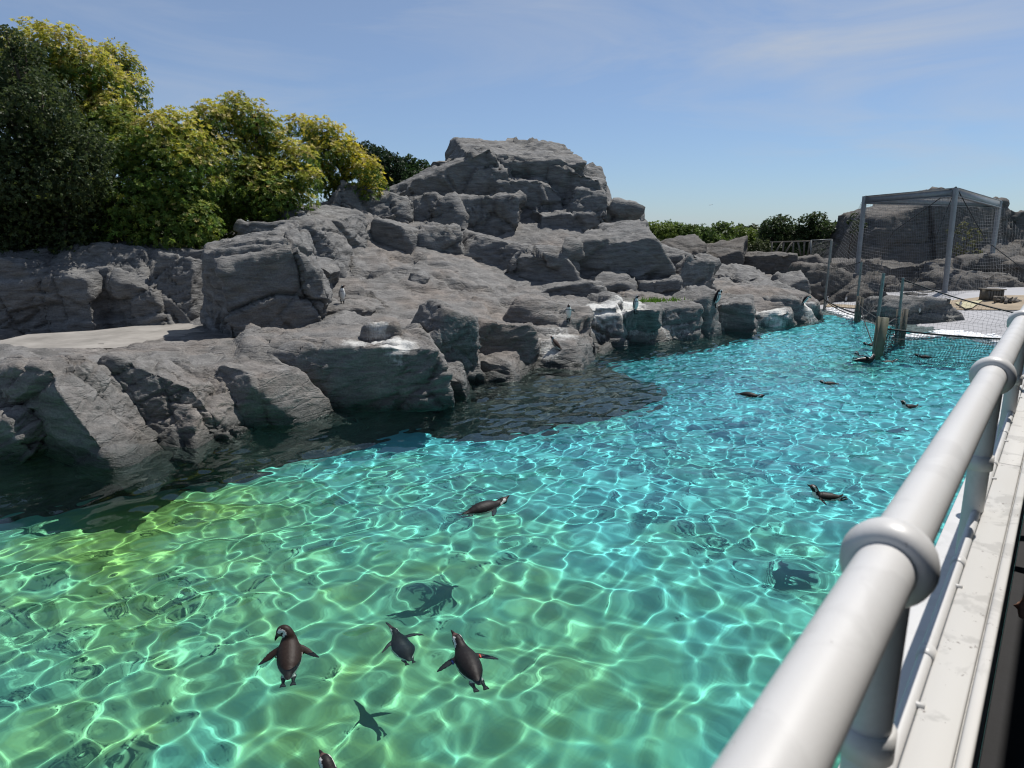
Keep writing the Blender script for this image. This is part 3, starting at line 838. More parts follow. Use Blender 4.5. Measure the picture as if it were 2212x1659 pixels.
# ------------------------------------------------------------------ vegetation
def leaves(cent, axis, per, ln, wd, rg, spread=(0.75, 1.25), fold=0.18):
    """rosettes of pointed leaves round the given axes; returns vertices and quads"""
    n = len(cent)
    t = np.where(np.abs(axis[:, 2:3]) < 0.9, np.array([[0, 0, 1.0]]), np.array([[1.0, 0, 0]]))
    a = np.cross(axis, t); a /= np.linalg.norm(a, axis=1)[:, None] + 1e-9; b = np.cross(axis, a)
    ph = rg.random((n, 1)) * 6.28 + np.arange(per)[None] * (2 * np.pi / per) + rg.normal(0, 0.25, (n, per))
    el = rg.uniform(*spread, (n, per))
    d = (np.cos(ph) * np.sin(el))[..., None] * a[:, None] + (np.sin(ph) * np.sin(el))[..., None] * b[:, None] + np.cos(el)[..., None] * axis[:, None]
    side = np.cross(d, axis[:, None]); side /= np.linalg.norm(side, axis=-1)[..., None] + 1e-9
    nrm = np.cross(side, d)
    L = ln * rg.uniform(0.65, 1.2, (n, per))[..., None]; W = wd * rg.uniform(0.7, 1.2, (n, per))[..., None]
    b0 = cent[:, None] + d * L * 0.08
    mid = cent[:, None] + d * L * 0.55 + nrm * L * 0.05
    tip = cent[:, None] + d * L - np.array([0, 0, 1.0]) * L * 0.12
    V = np.stack([b0, mid + side * W + nrm * W * fold, tip, mid - side * W + nrm * W * fold], 2).reshape(-1, 3)
    F = np.arange(len(V)).reshape(-1, 4)
    return V, F


def crown_mesh(lobes, dens, per, ln, wd, seed, top, low, flower=None, jit=0.25, spread=(0.75, 1.25), shell=(0.5, 1.05), low2=None):
    """lobes: (centre, radius, flowering 0..1). Leaf rosettes fill the outer shell of every lobe."""
    rg = np.random.default_rng(seed)
    Vs, Fs, Cs, n0 = [], [], [], 0
    for c, r, fl in lobes:
        k = max(12, int(dens * r * r))
        u = rg.normal(0, 1, (k, 3)); u[:, 2] = u[:, 2] + 0.15; u /= np.linalg.norm(u, axis=1)[:, None]
        rr = r * rg.uniform(*shell, k) * (1 + 0.22 * vnoise(u * 2.2 + np.asarray(c), seed))
        p = np.asarray(c) + u * rr[:, None] * np.array([1, 1, 0.88])
        ax = u * 0.75 + np.array([0, 0, 0.45]) + rg.normal(0, jit, (k, 3)); ax /= np.linalg.norm(ax, axis=1)[:, None]
        V, F = leaves(p, ax, per, ln * (0.8 + 0.4 * fl * 0), wd, rg, spread)
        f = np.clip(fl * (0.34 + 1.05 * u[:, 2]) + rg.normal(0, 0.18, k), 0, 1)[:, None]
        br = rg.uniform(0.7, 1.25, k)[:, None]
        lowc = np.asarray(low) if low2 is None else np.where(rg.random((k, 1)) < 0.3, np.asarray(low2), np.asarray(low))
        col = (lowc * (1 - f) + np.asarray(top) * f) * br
        if flower is not None:
            m = (rg.random(k) < fl * 0.3 * (u[:, 2] > 0.05))[:, None]
            col = np.where(m, np.asarray(flower) * br, col)
        col = np.repeat(col, per * 4, axis=0) * np.repeat(rg.uniform(0.85, 1.15, k * per), 4)[:, None]
        Vs.append(V); Fs.append(F + n0); Cs.append(col); n0 += len(V)
    return np.concatenate(Vs), np.concatenate(Fs), np.concatenate(Cs)


def tree(name, label, cat, lobes_px, Y, dens, per, ln, wd, seed, top, low, flower=None, group=None, ground=None, trunk_r=0.16, depth=1.0, **kw):
    rg = np.random.default_rng(seed + 5)
    lobes = []
    for q in lobes_px:
        x, y, r = q[:3]; fl = q[3] if len(q) > 3 else 0.0
        yy = Y + (q[4] if len(q) > 4 else rg.uniform(-0.6, 0.9) * depth)
        lobes.append((on_y(x, y, yy), r * mpp(yy), fl))
    cs = np.array([l[0] for l in lobes])
    cx = cs[:, 0].mean(); gz = ground if ground is not None else 0.8
    root = empty(name, (cx, Y + 0.6, gz))
    tag(root, label, cat, group)
    tb = MB()
    top_p = np.array([cx, Y + 0.6, cs[:, 2].max() - 0.3]); base = np.array([cx, Y + 0.6, gz - 0.3])
    pts = [base + (top_p - base) * t + np.array([0.12 * math.sin(t * 5 + seed), 0.1 * math.cos(t * 4), 0]) for t in np.linspace(0, 1, 7)]
    tb.tube(pts, np.linspace(trunk_r, trunk_r * 0.25, 7), 8)
    for c, r, fl in lobes:
        s = pts[min(5, max(1, int(rg.integers(1, 5))))]
        tb.tube([s, (s + c) / 2 + np.array([0, 0, 0.15]), np.asarray(c) + np.array([0, 0, r * 0.4])], [trunk_r * 0.4, trunk_r * 0.25, trunk_r * 0.08], 5)
    tb.build('trunk', M['bark'], root)
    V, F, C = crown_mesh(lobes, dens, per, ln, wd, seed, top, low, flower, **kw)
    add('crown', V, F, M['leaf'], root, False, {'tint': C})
    return root


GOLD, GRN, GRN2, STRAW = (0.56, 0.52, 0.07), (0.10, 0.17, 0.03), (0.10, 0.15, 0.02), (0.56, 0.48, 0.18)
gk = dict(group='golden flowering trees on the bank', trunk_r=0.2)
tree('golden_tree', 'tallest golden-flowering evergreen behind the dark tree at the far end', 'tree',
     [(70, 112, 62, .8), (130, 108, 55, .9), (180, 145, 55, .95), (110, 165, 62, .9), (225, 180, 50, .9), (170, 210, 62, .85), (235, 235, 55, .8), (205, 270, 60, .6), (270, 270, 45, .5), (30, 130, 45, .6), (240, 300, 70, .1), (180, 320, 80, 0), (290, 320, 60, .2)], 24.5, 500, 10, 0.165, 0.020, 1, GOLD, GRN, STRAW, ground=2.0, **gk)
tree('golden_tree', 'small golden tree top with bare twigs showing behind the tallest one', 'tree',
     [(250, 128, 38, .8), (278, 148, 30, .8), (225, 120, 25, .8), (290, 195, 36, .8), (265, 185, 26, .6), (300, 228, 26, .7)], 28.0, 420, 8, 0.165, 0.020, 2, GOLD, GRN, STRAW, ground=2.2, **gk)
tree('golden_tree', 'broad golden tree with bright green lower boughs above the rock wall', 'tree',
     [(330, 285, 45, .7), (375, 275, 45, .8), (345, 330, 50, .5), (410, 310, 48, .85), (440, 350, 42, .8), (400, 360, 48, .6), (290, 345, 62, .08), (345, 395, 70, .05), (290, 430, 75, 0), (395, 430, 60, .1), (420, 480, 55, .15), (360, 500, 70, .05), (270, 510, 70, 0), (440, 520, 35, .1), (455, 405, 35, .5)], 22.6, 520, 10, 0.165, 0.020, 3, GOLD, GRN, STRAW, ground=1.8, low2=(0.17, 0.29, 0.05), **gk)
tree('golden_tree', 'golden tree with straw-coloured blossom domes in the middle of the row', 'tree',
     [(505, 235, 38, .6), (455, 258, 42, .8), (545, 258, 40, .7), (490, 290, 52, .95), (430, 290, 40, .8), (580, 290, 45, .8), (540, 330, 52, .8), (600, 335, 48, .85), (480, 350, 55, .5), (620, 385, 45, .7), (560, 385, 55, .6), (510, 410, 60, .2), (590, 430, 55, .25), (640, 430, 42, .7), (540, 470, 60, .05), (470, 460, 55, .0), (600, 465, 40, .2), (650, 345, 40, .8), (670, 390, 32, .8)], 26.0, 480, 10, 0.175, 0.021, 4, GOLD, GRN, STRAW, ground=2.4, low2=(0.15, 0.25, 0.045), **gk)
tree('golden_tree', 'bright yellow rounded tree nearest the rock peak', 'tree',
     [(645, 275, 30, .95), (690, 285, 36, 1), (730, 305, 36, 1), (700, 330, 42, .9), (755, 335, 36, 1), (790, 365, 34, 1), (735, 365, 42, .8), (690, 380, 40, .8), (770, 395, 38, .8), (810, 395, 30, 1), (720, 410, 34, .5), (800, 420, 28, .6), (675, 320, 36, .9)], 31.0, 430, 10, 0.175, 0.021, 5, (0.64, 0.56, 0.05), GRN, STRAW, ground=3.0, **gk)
tree('dark_tree', 'dark small-leaved evergreen filling the end of the row before the golden trees', 'tree',
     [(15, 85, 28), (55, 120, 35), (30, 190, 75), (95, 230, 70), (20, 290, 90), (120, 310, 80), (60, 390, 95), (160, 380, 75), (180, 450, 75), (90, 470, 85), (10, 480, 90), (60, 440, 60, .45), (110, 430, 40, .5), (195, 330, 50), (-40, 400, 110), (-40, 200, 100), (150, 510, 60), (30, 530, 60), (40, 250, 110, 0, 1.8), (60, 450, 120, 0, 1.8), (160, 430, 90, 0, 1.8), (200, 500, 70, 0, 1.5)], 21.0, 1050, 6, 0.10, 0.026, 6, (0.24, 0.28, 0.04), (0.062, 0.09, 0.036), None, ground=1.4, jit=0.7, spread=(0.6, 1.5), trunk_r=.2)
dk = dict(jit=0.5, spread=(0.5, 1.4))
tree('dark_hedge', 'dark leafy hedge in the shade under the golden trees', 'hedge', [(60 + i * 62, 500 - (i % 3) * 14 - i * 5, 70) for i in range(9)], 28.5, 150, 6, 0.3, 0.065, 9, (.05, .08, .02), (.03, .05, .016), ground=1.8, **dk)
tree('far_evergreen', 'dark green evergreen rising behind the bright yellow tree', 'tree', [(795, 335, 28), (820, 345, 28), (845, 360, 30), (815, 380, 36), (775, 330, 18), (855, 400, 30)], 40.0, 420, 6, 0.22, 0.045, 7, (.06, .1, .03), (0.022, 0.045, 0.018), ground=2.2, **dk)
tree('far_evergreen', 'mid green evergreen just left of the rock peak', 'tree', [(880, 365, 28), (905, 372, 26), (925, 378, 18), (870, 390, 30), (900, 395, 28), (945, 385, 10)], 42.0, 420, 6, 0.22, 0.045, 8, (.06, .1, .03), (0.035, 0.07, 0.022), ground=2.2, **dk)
FARC = [((.18, .25, .05), (.11, .17, .035)), ((.23, .29, .06), (.15, .21, .04)), ((.13, .19, .05), (.085, .14, .035))]
fl = [([(1395, 505, 22), (1415, 500, 24), (1440, 505, 24), (1400, 525, 22), (1425, 528, 24), (1380, 500, 14)], 1, 'olive green round shrub tree right beside the peak in the far row'),
      ([(1450, 495, 20), (1470, 505, 22), (1490, 505, 20), (1465, 525, 22)], 0, 'shrub tree with two humps second from the peak in the far row'),
      ([(1510, 505, 20), (1525, 510, 20), (1500, 525, 22), (1520, 530, 18)], 2, 'dark round shrub tree third from the peak in the far row'),
      ([(1540, 508, 18), (1555, 495, 16), (1570, 500, 20), (1550, 525, 22), (1575, 525, 20)], 0, 'shrub tree with ragged twiggy top in the middle of the far row'),
      ([(1595, 505, 20), (1615, 510, 20), (1630, 520, 16), (1605, 528, 22)], 1, 'pale olive shrub tree last in the far row before the taller trees')]
for i, (lb, ci, la) in enumerate(fl):
    tree('shrub_tree', la, 'tree', lb, 54.0 + i * 0.5, 330, 6, 0.22, 0.05, 20 + i, *FARC[ci], group='far row of shrub trees', ground=0.9, trunk_r=.12, **dk)
tree('leafy_tree', 'tall dark leafy tree behind the leaning poles', 'tree', [(1665, 490, 20), (1690, 485, 24), (1700, 505, 24), (1665, 515, 26), (1690, 530, 24), (1650, 535, 18), (1655, 500, 14)], 52.0, 330, 6, 0.22, 0.05, 31, (.10, .15, .045), (.055, .085, .028), ground=.9, **dk)
tree('leafy_tree', 'tall dark leafy tree with pointed top behind the net panel', 'tree', [(1740, 485, 20), (1765, 478, 22), (1780, 500, 22), (1745, 510, 26), (1770, 525, 26), (1730, 530, 22), (1725, 500, 14), (1795, 520, 12)], 52.0, 330, 6, 0.22, 0.05, 32, (.10, .15, .045), (.055, .085, .028), ground=.9, **dk)
tree('green_bush', 'light green bush beside the cage post', 'bush', [(1822, 538, 18), (1840, 545, 18), (1815, 555, 18), (1840, 560, 16)], 50.0, 330, 6, 0.2, 0.05, 33, (.2, .28, .05), (.13, .2, .04), ground=.9, **dk)
tree('sapling', 'thin sapling with sparse tufts of leaves left of the cage', 'tree', [(1845, 466, 7), (1838, 480, 7), (1855, 482, 8), (1842, 495, 8), (1860, 495, 8), (1850, 510, 8), (1870, 488, 5)], 47.0, 420, 5, 0.16, 0.04, 34, (.08, .12, .03), (.05, .075, .02), ground=.9, trunk_r=.05, **dk)
tree('netted_bush', 'sparse olive bush growing in front of the crag inside the cage', 'bush', [(2085, 495, 18, .3), (2105, 510, 20, .6), (2060, 505, 16), (2090, 530, 20, .4), (2070, 545, 14), (2110, 545, 12, .4)], 43.5, 130, 5, 0.15, 0.035, 35, (.20, .2, .05), (.07, .075, .03), ground=1.0, trunk_r=.05, **dk)
for i, (x, y, r, la) in enumerate([(2035, 592, 16, 'small dark bush on the ledges behind the middle cage post'), (1990, 622, 18, 'scruffy green plant hanging on the rocks behind the fence poles'), (1965, 640, 10, 'little plant at the foot of the rocks by the fence poles')]):
    tree('small_bush', la, 'bush', [(x, y, r), (x + r, y + 4, r * .7), (x - r * .8, y + 3, r * .7)], 37.0 - i * 2, 420, 5, 0.14, 0.04, 40 + i, (.06, .09, .03), (.03, .05, .02), ground=.6, trunk_r=.04, **dk)
# low shrubs before the far row, one mass
rg = np.random.default_rng(3)
lob = [(on_y(1440 + i * 15 + rg.uniform(-5, 5), 545 + rg.uniform(-8, 4), 50), rg.uniform(.6, .9), rg.random() * .5) for i in range(15)]
V, F, C = crown_mesh(lob, 330, 5, 0.17, 0.045, 55, (.15, .17, .07), (.07, .09, .035), None, **dk)
tag(add('undergrowth', V, F, M['leaf'], None, False, {'tint': C}), 'low grey-green undergrowth along the top of the far wall', 'undergrowth', kind='stuff')
# tree belt that closes the horizon behind everything
lob = []
for i in range(120):
    x = -75 + i * 1.6; y = 78 + 10 * math.sin(i * .37) + rg.uniform(-4, 4)
    lob.append((np.array([x, y, 1.2 + rg.uniform(0, 1.0)]), rg.uniform(1.6, 2.6), rg.random() * .6))
V, F, C = crown_mesh(lob, 18, 5, 0.6, 0.2, 56, (.06, .09, .025), (.03, .05, .018), None, **dk)
tag(add('distant_woods', V, F, M['leaf'], None, False, {'tint': C}), 'belt of distant dark trees along the horizon', 'woods', kind='stuff')
# grass tuft on the penguin rocks
gb = on_y(1420, 660, 24.2)
k = 260; rg = np.random.default_rng(8)
c = gb + np.stack([rg.normal(0, .42, k), rg.normal(0, .2, k), rg.uniform(-.1, .05, k)], 1)
ax = np.stack([rg.normal(0, .35, k), rg.normal(0, .3, k), np.ones(k)], 1); ax /= np.linalg.norm(ax, axis=1)[:, None]
V, F = leaves(c, ax, 4, .3, .014, rg, (0.1, .7))
tag(add('grass_tuft', V, F, M['leaf'], None, False, {'tint': np.repeat(np.array([[.12, .24, .03]]) * rg.uniform(.6, 1.3, (k * 4, 1)), 4, 0)}), 'bright green grass tuft growing behind the white-stained penguin rock', 'grass')

# ------------------------------------------------------------------ cage, fences, nets
def net(name, quad, nu, nv, r, mat, parent, sag=0.0, seg=8, skew=0.0):
    """cords of a net stretched between four corners (a b on top, d c below), as triangular cords"""
    a, b, c, d = [np.asarray(q, float) for q in quad]
    mb = MB()

    def pt(u, v):
        p = (a * (1 - u) + b * u) * (1 - v) + (d * (1 - u) + c * u) * v
        return p + np.array([0, 0, -1.0]) * sag * 4 * u * (1 - u) * (1 - 0.5 * v) + np.array([0.02 * math.sin(u * 40 + v * 17), 0.05 * math.sin(u * 9 + v * 13), 0.02 * math.sin(v * 31 + u * 9)])
    for i in range(nu + 1):
        mb.tube([pt(min(1, max(0, i / nu + skew * t)), t) for t in np.linspace(0, 1, seg)], r, 3, False)
    for j in range(nv + 1):
        mb.tube([pt(t, j / nv) for t in np.linspace(0, 1, seg)], r, 3, False)
    o = mb.build(name, mat, parent)
    o['kind'] = 'stuff'
    return o


def pole(mb, x0, y0, x1, y1, Y, r, foot=0.3, k=10, z=None):
    """an upright sighted at its top and foot"""
    p1 = on_z(x1, y1, z) if z is not None else on_y(x1, y1, Y)
    p0 = on_y(x0, y0, p1[1]); p0 = np.array([p1[0] + (p0[0] - p1[0]) * 0.35, p1[1], p0[2]])
    mb.tube([p1 - np.array([0, 0, foot]), p0], r, k)
    return p0, p1


cg = empty('netted_cage', on_y(2040, 640, 33))
tag(cg, 'grey steel cage of slanting posts and roof beams hung with bird netting', 'cage')
tops, feet = [], []
for x0, y0, x1, y1, Y, r in [(1868, 424, 1846, 640, 37.0, .115), (2065, 406, 2040, 640, 33.0, .115), (2160, 434, 2132, 625, 40.0, .125)]:
    mb = MB(); p0 = on_y(x0, y0, Y); p1 = on_y(x1, y1, Y)
    mb.tube([p1 - np.array([0, 0, .4]), p0], r, 14); sharp(mb.build('post', M['steel'], cg)); tops.append(p0); feet.append(p1)
for i, j in ((0, 1), (1, 2), (0, 2)):
    a, b = tops[i] - [0, 0, .18], tops[j] - [0, 0, .18]
    d = (b - a) / np.linalg.norm(b - a); s = np.cross(d, [0, 0, 1.]); s /= np.linalg.norm(s); u = np.cross(s, d)
    a, b = a + d * .12, b - d * .12
    mb = MB(); mb.box((a + b) / 2, (np.linalg.norm(b - a) / 2, .05, .17), np.array([d, s, u]))
    for e in (.175, -.175): mb.box((a + b) / 2 + u * e, (np.linalg.norm(b - a) / 2, .11, .016), np.array([d, s, u]))
    mb.build('roof_beam', M['steel'], cg, False)
mb = MB()
mb.tube([tops[1] + [0, 0, .05], on_y(1930, 500, 38.5), on_y(1905, 545, 42)], .022, 6)
mb.tube([tops[1] + [0, 0, .05], on_y(2130, 520, 36), on_y(2235, 600, 38)], .022, 6)
mb.tube([tops[1] + [0, 0, .0], on_y(1990, 590, 34), on_y(1960, 635, 34.5)], .014, 6)
mb.build('guy_cable', M['black_rope'], cg)
n0 = on_y(1800, 545, 40); n1 = on_y(1800, 600, 37); nr = on_y(2260, 520, 41); nrb = on_y(2260, 690, 30)
net('net', (tops[0], tops[1], on_y(2030, 640, 30.5), on_y(1850, 615, 34)), 40, 30, .0039, M['net'], cg, .3, 10, .12)
net('net', (tops[1], tops[2], on_y(2180, 660, 34), on_y(2035, 645, 31)), 28, 30, .0039, M['net'], cg, .3, 10, -.1)
net('net', (tops[2], on_y(2260, 560, 42), on_y(2260, 690, 34), on_y(2140, 650, 36)), 18, 26, .0039, M['net'], cg, .2, 8)
net('net', (tops[0], tops[0] + [.05, .1, 0], on_y(1850, 600, 38), on_y(1802, 555, 41)), 14, 24, .005, M['net'], cg, .0, 8)
net('net', (tops[0] + [0, 0, .03], tops[1] + [0, 0, .03], tops[2] + [0, 0, .03], tops[2] + [-1.5, 1.5, -.1]), 26, 20, .005, M['net'], cg, .15, 8)

fe = empty('net_fence', on_z(1890, 765))
tag(fe, 'black net fence on grey poles crossing the pool before the wave beach', 'fence')
P = {}
for nm, x0, y0, x1, y1, r in [('A', 1909, 590, 1886, 762, .045), ('B', 1951, 600, 1937, 742, .042), ('C', 1861, 566, 1847, 690, .045), ('D', 1796, 520, 1781, 655, .045)]:
    mb = MB(); Y = on_z(x1, y1, 0 if nm != 'D' else .3)[1]
    p1 = on_y(x1, y1, Y); p0 = on_y(x0, y0, Y); mb.tube([p1 - [0, 0, .6], p0], r, 10); sharp(mb.build('pole', M['pole'], fe)); P[nm] = (p0, p1)
def board(x0, y0, x1, y1, w, d, mat, name='stake'):
    Y = on_z(x1, y1, 0)[1]; p1 = on_y(x1, y1, Y); p0 = on_y(x0, y0, Y)
    dd = (p0 - p1) / np.linalg.norm(p0 - p1); s = np.array([1., 0, 0]); s = s - dd * s.dot(dd); s /= np.linalg.norm(s)
    mb = MB(); L = np.linalg.norm(p0 - p1); mb.box((p0 + p1) / 2 - dd * .3, (L / 2 + .3, w, d), np.array([dd, s, np.cross(dd, s)]))
    mb.build(name, mat, fe, False)
board(1911, 686, 1897, 768, .11, .05, M['olive'], 'channel'); board(1897, 684, 1889, 764, .035, .05, M['olive'], 'channel')
board(1943, 668, 1938, 738, .06, .06, M['wood_post']); board(1957, 667, 1948, 742, .055, .06, M['wood_post']); board(1856, 640, 1849, 694, .055, .06, M['wood_post']); board(1863, 642, 1855, 694, .045, .06, M['wood_post'])
A, B, C_, D_ = P['A'], P['B'], P['C'], P['D']
E0, E1 = on_y(2225, 683, 18.6), on_y(2225, 735, 18.2)
mb = MB()
def rope(p, q, r, sg=.1, n=9): mb.tube([p * (1 - t) + q * t - np.array([0, 0, sg * 4 * t * (1 - t)]) for t in np.linspace(0, 1, n)], r, 6)
lowA = on_y(1902, 709, A[1][1])
rope(B[0] + [0, 0, -.05], E0, .02, .08); rope(lowA, E1, .028, .05); rope(B[0] - [0, 0, 1.2], lowA, .02, .0)
rope(C_[0], D_[0] * .55 + D_[1] * .45, .016, .03); rope(C_[0] - [0, 0, 1.6], A[0] - [0, 0, 1.3], .016, .05); rope(A[0] - [0, 0, 1.3], B[1] + [0, 0, .6], .016, .0)
rope(C_[1] + [0, 0, .9], A[0] - [0, 0, 2.2], .018, .1); rope(D_[1] + [0, 0, .15], C_[1] + [0, 0, .25], .03, .05); rope(D_[1] + [.1, 0, .05], C_[1] + [0, 0, .15], .02, .08)
mb.build('rope', M['black_rope'], fe)
wA, wE = on_z(1900, 772, 0) - [0, 0, .5], on_z(2225, 800, 0) - [0, 0, .5]
net('net', (lowA, E1, wE, wA), 110, 20, .0065, M['dark_net'], fe, .05, 12)
net('net', (B[0] - [0, 0, .05], E0, E1 + [0, .1, 0], lowA + [0, .1, 0]), 34, 14, .0026, M['dark_net'], fe, .05, 10)
net('net', (lowA, B[0] - [0, 0, 1.3], B[1] - [0, 0, .4], wA), 30, 20, .006, M['dark_net'], fe, .1, 8)
net('net', (C_[0], A[0], A[1], C_[1]), 22, 12, .0036, M['dark_net'], fe, .05, 8)
net('net', (D_[0], C_[0] + [0, 0, 0], C_[1], D_[1]), 16, 12, .0036, M['dark_net'], fe, .05, 8)

tr = empty('pole_trellis', on_y(1710, 550, 44))
tag(tr, 'rickety trellis of pale leaning poles on the far wall', 'trellis')
for x0, y0, x1, y1 in [(1668, 523, 1666, 553), (1690, 522, 1670, 553), (1693, 524, 1690, 553), (1712, 522, 1692, 553), (1714, 523, 1713, 552), (1724, 524, 1730, 552), (1738, 523, 1736, 553), (1750, 520, 1744, 555)]:
    mb = MB(); mb.tube([on_y(x1, y1, 44), on_y(x0, y0, 44)], .05, 6); mb.build('stick', M['drift'], tr)
mb = MB(); mb.tube([on_y(1664, 523, 44), on_y(1750, 521, 44)], .045, 6); mb.build('stick', M['drift'], tr)
npn = empty('netting_fence', on_y(1780, 580, 43))
tag(npn, 'small net panel on posts at the end of the far wall', 'fence')
for x0, y0, x1, y1 in [(1797, 517, 1793, 590), (1752, 519, 1751, 560)]:
    mb = MB(); mb.tube([on_y(x1, y1, 43), on_y(x0, y0, 43)], .045, 8); mb.build('post', M['pole'], npn)
mb = MB(); mb.tube([on_y(1752, 519, 43), on_y(1797, 517, 43)], .03, 6); mb.build('rail', M['pole'], npn)
net('net', (on_y(1752, 519, 43), on_y(1797, 517, 43), on_y(1793, 588, 43), on_y(1751, 570, 43)), 20, 26, .006, M['net'], npn, 0, 6)

# ------------------------------------------------------------------ sand, mat, foam, driftwood at the wave beach
def on_floor(x, y):
    d = ray(x, y); t_ = np.linspace(8, 60, 2600); Q = d[None] * t_[:, None] + np.array([0, 0, EYE])
    k_ = np.argmax(Q[:, 2] < floor_z(Q[:, 0], Q[:, 1]) + .04); return Q[k_]


def sheet(name, px, z, mat, nsub=14, bump=0.02):
    q = [on_floor(x, y) for x, y in px]
    u = np.linspace(0, 1, nsub); U, Vv = np.meshgrid(u, u)
    Pq = (q[0][None, None] * (1 - U)[..., None] + q[1][None, None] * U[..., None]) * (1 - Vv)[..., None] + (q[3][None, None] * (1 - U)[..., None] + q[2][None, None] * U[..., None]) * Vv[..., None]
    Pq = Pq.reshape(-1, 3); Pq[:, 2] = floor_z(Pq[:, 0], Pq[:, 1]) + z + bump * (1 + vnoise(Pq * 1.3, 4))
    i = np.arange(nsub * nsub).reshape(nsub, nsub)
    return add(name, Pq, np.stack([i[:-1, :-1], i[:-1, 1:], i[1:, 1:], i[1:, :-1]], -1).reshape(-1, 4), mat)
o = sheet('sand', [(2020, 655), (2330, 636), (2330, 672), (2060, 670)], 0.045, M['sand']); o['kind'] = 'structure'
o = sheet('sand_path', [(1780, 656), (1960, 668), (1960, 674), (1780, 663)], 0.042, M['sand']); o['kind'] = 'structure'
o = tag(sheet('mat', [(2062, 657), (2122, 653), (2100, 669), (2085, 671)], 0.11, M['mat'], 8, .01), 'pale yellowish mat lying on the sand beyond the island rock', 'mat')
rg = np.random.default_rng(12)
fv, ff, n0 = [], [], 0
for pa, pb, wd, cnt in [((2040, 716), (2225, 744), .22, 700), ((1800, 668), (1850, 690), .2, 120), ((1950, 728), (2045, 722), .2, 260)]:
    p, q = on_z(*pa), on_z(*pb)
    for _ in range(cnt):
        t = rg.random(); c = p * (1 - t) + q * t + np.array([rg.normal(0, wd), rg.normal(0, wd * .6), 0]); r = rg.uniform(.02, .075)
        c[2] = max(0.0, floor_z(c[0], c[1]) + .03)
        D, Fq = cubesphere(2); fv.append(c + D * np.array([r * 1.6, r * 1.6, r * .8])); ff.append(Fq + n0); n0 += len(D)
tag(add('foam', np.concatenate(fv), np.concatenate(ff), M['foam']), 'white foam where the waves break on the pale beach', 'foam', kind='stuff')
dw = MB(); rg = np.random.default_rng(5); c0 = on_floor(2176, 654)
for i in range(14):
    a = c0 + np.array([rg.normal(0, .25), rg.normal(0, .15), rg.uniform(0.02, .15)]); d = np.array([rg.normal(0, 1), rg.normal(0, .5), rg.normal(.25, .35)]); d /= np.linalg.norm(d)
    l = rg.uniform(.25, .6); dw.tube([a - d * l * .5, a + [0, 0, .04], a + d * l * .5], [.07, .06, .025], 6)
tag(dw.build('driftwood', M['drift']), 'tangled pile of grey driftwood on the sand', 'driftwood')
mb = MB(); c0 = on_floor(2150, 650); mb.box(c0 + [0, 0.3, .22], (.34, .25, .22)); 
bx = tag(mb.build('wooden_box', M['wood_post'], None, False), 'low slatted wooden box behind the driftwood', 'box')
for i in range(6):
    mb = MB(); mb.box(c0 + [-.29 + i * .116, .03, .22], (.045, .018, .21)); mb.build('slat', M['drift'], bx, False)
mb = MB(); mb.box(c0 + [0, .28, .465], (.39, .31, .02)); mb.build('lid', M['drift'], bx, False)
hb = empty('nest_boxes', on_y(1670, 630, 34.5)); tag(hb, 'two pale nest boxes tucked under the far wall', 'nest box')
for x in (1668, 1686):
    p = on_y(x, 622, 34.5); mb = MB(); mb.box(p, (.24, .3, .28)); mb.build('box', M['concrete'], hb, False); mb = MB(); mb.box(p + [0, 0, .3], (.3, .36, .025)); mb.build('lid', M['mat'], hb, False)

# ------------------------------------------------------------------ visitors' deck with the white rail
def rl(a, n, h):             # a along the rail, n across it (+ towards the visitors), h below the eye
    return np.array([RD[0] * a + RN[0] * n, RD[1] * a + RN[1] * n, EYE - h])


T3, N3, U3 = np.array([RD[0], RD[1], 0]), np.array([RN[0], RN[1], 0]), np.array([0, 0, 1.])
AX = np.array([T3, N3, U3])
NR, HR = -0.133, 0.42
rail = empty('white_rail', rl(2, NR, 1.25))
tag(rail, 'thick white tubular handrail with ball joints running away along the deck', 'handrail')
A0 = 0.958; ST = 1.47
mb = MB(); mb.tube([rl(a, NR, HR) for a in np.linspace(-3.5, 16, 40)], .0362, 32); mb.build('top_rail', M['white'], rail)
mb = MB(); mb.tube([rl(a, NR + .010, 0.835) for a in np.linspace(-3.5, 16, 40)], .0135, 16); mb.build('lower_rail', M['white'], rail)
for k in range(-3, 11):
    a = A0 + ST * k
    mb = MB(); prof = [(-.030, .0355), (-.0295, .043), (-.025, .050), (-.015, .0555), (0, .058), (.015, .0555), (.025, .050), (.0295, .043), (.030, .0355)]
    mb.lathe(rl(a, NR, HR), T3, prof, 32); jo = mb.build('ball_joint', M['white'], rail)
    mb = MB(); mb.lathe(rl(a, NR, 1.45), U3, [(0, .027), (.75, .0285), (1.0, .031)], 24); po = mb.build('post', M['white'], rail)
    mb = MB(); mb.lathe(rl(a, NR, .70), U3, [(0, .029), (.001, .0355), (.042, .0355), (.043, .029)], 24); mb.build('collar', M['white'], po)
    mb = MB(); mb.lathe(rl(a + .034, NR + .010, .835), T3, [(-.006, .0137), (-.003, .0148), (.012, .0146), (.02, .0137)], 14); mb.build('rust_stain', M['rust'], po)
    mb = MB(); mb.lathe(rl(a, NR, HR), T3, [(-.0315, .0363), (-.031, .0378), (-.0295, .0372)], 24); mb.lathe(rl(a, NR, HR), T3, [(.0295, .0372), (.031, .0378), (.0315, .0363)], 24); mb.build('weld', M['ledge'], jo)
    for d in (.36, .9):
        mb = MB(); mb.box(rl(a + d, NR + .0225, .838), (.005, .0125, .012), AX); mb.build('bracket', M['white'], rail, False)
    for d in (.55, 1.05):
        mb = MB(); mb.lathe(rl(a + d, NR + .010, .835), T3, [(-.02, .0136), (-.019, .0165), (.019, .0165), (.02, .0136)], 16); mb.build('sleeve', M['white'], rail)
